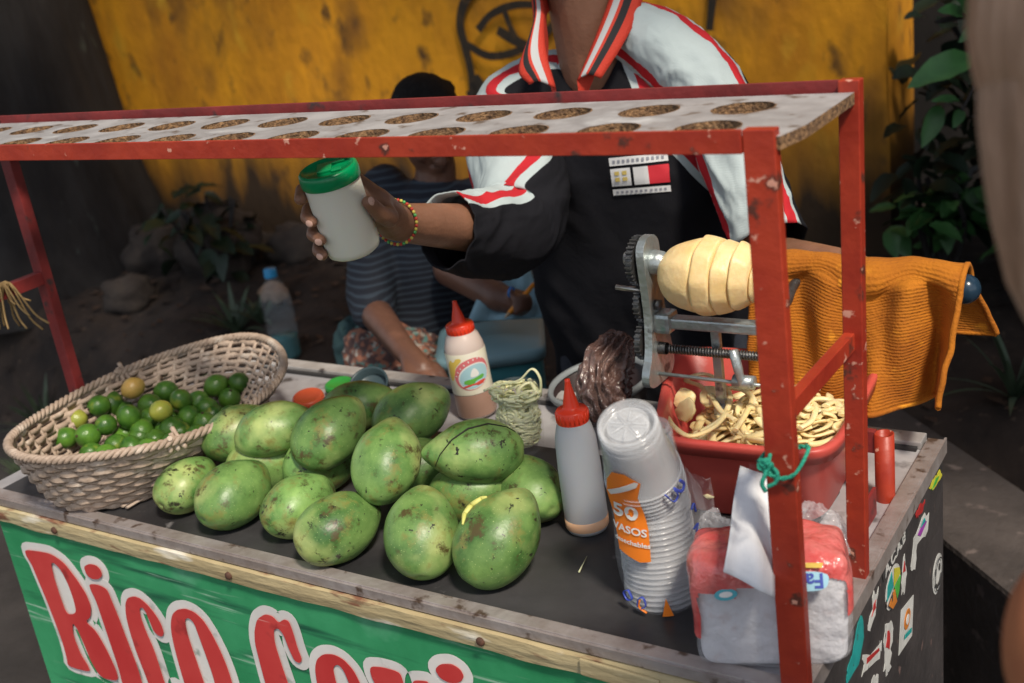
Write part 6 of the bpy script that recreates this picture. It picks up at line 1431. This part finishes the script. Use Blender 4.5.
b = MB(); pr_ = at(511, 292, 2.515); b.lathe([(.012, -.003), (.0135, 0), (.012, .003)], pr_, (Wl - Hl).normalized(), 16); b.build('blue_ring', mat('blue_ring_m', (.02, .15, .45), rough=.3), wo)
# stool under her
sto = thing('stool', (g0.x, g0.y, 0), 'low dark wooden stool under the seated woman', 'stool')
b = MB(); b.box((g0.x, g0.y, .475), (.34, .30, .03), bev=.006); b.build('seat', mat('dark_wood', (.08, .05, .035), (.05, .03, .02), 12, .7), sto)
for sx, sy in ((-1, -1), (1, -1), (1, 1), (-1, 1)): b = MB(); b.box((g0.x + sx * .13, g0.y + sy * .11, .23), (.035, .035, .46), bev=.003); b.build('leg', sto.children[0].data.materials[0], sto)

# ---- bystander close to the camera at the right
hc = at(1180, 75, .56); by_ = thing('person', (at(1420, 400, .62).x, at(1420, 400, .62).y, 0), 'blurred bystander with light brown hair leaning in at the right edge', 'person')
tor = at(1345, 720, .62); nk = at(1350, 330, .60)
b = MB(); Pb, Rb = head(b, hc, (-.55, .8, -.15), 1.0, lean=(-.25, .1, 0)); b.chain([hc, nk, tor], [.05, .055, .09], 14); bx0 = by_.location
sh1, sh2 = tor + Vector((-.09, -.05, .05)), tor + Vector((.20, .12, .05)); b.chain([sh1, sh2], [.06, .06], 14); pel = Vector((bx0.x + .10, bx0.y - .05, .95)); b.chain([tor, pel], [.12, .15], 18)
el_ = sh1 + Vector((.03, -.06, -.30)); b.chain([sh1, el_, el_ + Vector((.10, .14, -.14))], [.05, .04, .028], 12); el2 = sh2 + Vector((.05, -.05, -.30)); b.chain([sh2, el2, el2 + Vector((0, .1, -.22))], [.05, .04, .028], 12)
for hnd, dd_ in ((el_ + Vector((.10, .14, -.14)), Vector((.4, .7, -.5))), (el2 + Vector((0, .1, -.22)), Vector((0, .4, -.9)))):
    dd_ = dd_.normalized(); ss = dd_.cross(Vector((0, 0, 1))).normalized(); b.chain([hnd, hnd + dd_ * .07], [.028, .030], 10)
    for k in range(4): p0 = hnd + dd_ * .08 + ss * (.018 * (k - 1.5)); b.chain([p0, p0 + dd_ * .035, p0 + dd_ * .06 + Vector((0, 0, -.01))], [.010, .009, .008], 8)
    b.chain([hnd + dd_ * .02, hnd + dd_ * .05 + ss * .04], [.014, .010], 8)
for q in (-1, 1): hp = pel + Vector((.09 * q, .0, 0)); b.chain([hp, hp + Vector((0, 0, -.45)), hp + Vector((0, -.02, -.88))], [.085, .06, .04], 12); b.chain([hp + Vector((0, -.02, -.91)), hp + Vector((-.03, .12, -.925))], [.032, .024], 8)
o = b.build('body', M_skl, by_, recalc=False); remesh(o, .006, 4, .5); eyes(Pb, Rb, by_)
M_blond = mat('light_brown_hair', (.74, .47, .32), (.30, .17, .10), 14, .5, stretch=(1, 1, .15), bump=.5, bscale=120, spots=[((.48, .36, .28), 20, .55, .7)])
b = MB(); b.ell(Pb(0, -.010, .030), (.092, .108, .098), Rb, fn=lambda q: q * (1 + .05 * mnoise.noise(q * 3))); rr = random.Random(2)
for k in range(120):
    a = rr.uniform(0, 2 * PI); x_ = math.cos(a) * .088; y_ = -.01 + math.sin(a) * .10
    if y_ > .05 and abs(x_) < .07: continue
    p0 = Pb(x_ * .6, y_ * .6, .09); p1 = Pb(x_ * 1.02, y_ * 1.02, .0); p2 = Pb(x_ * .95, y_ * .9, -.10) + (nk - hc) * .15; p3 = nk.lerp(tor, .12) + Vector((rr.uniform(-.05, .05), rr.uniform(-.05, .05), rr.uniform(-.02, .04)))
    b.tube(smoothpath([p0, p1, p2, p3], 5), [.006] * 12 + [.004] * 4, 5)
b.build('long_hair', M_blond, by_)
b = MB(); b.chain([sh1, tor, sh2], [.075, .12, .075], 18); b.chain([tor, pel], [.145, .165], 20); b.chain([sh1, sh1.lerp(el_, .55)], [.072, .066], 16); b.chain([sh2, sh2.lerp(el2, .55)], [.072, .066], 16)
o = b.build('rust_top', mat('rust_cotton', (.42, .15, .06), (.34, .11, .05), 20, .85), by_, recalc=False); remesh(o, .009, 6, .5)
b = MB()
for q in (-1, 1): hp = pel + Vector((.09 * q, .0, .03)); b.chain([hp, hp + Vector((0, 0, -.45)), hp + Vector((0, -.02, -.85))], [.115, .085, .07], 16)
o = b.build('trousers', M_tr, by_, recalc=False); remesh(o, .012, 5, .5)
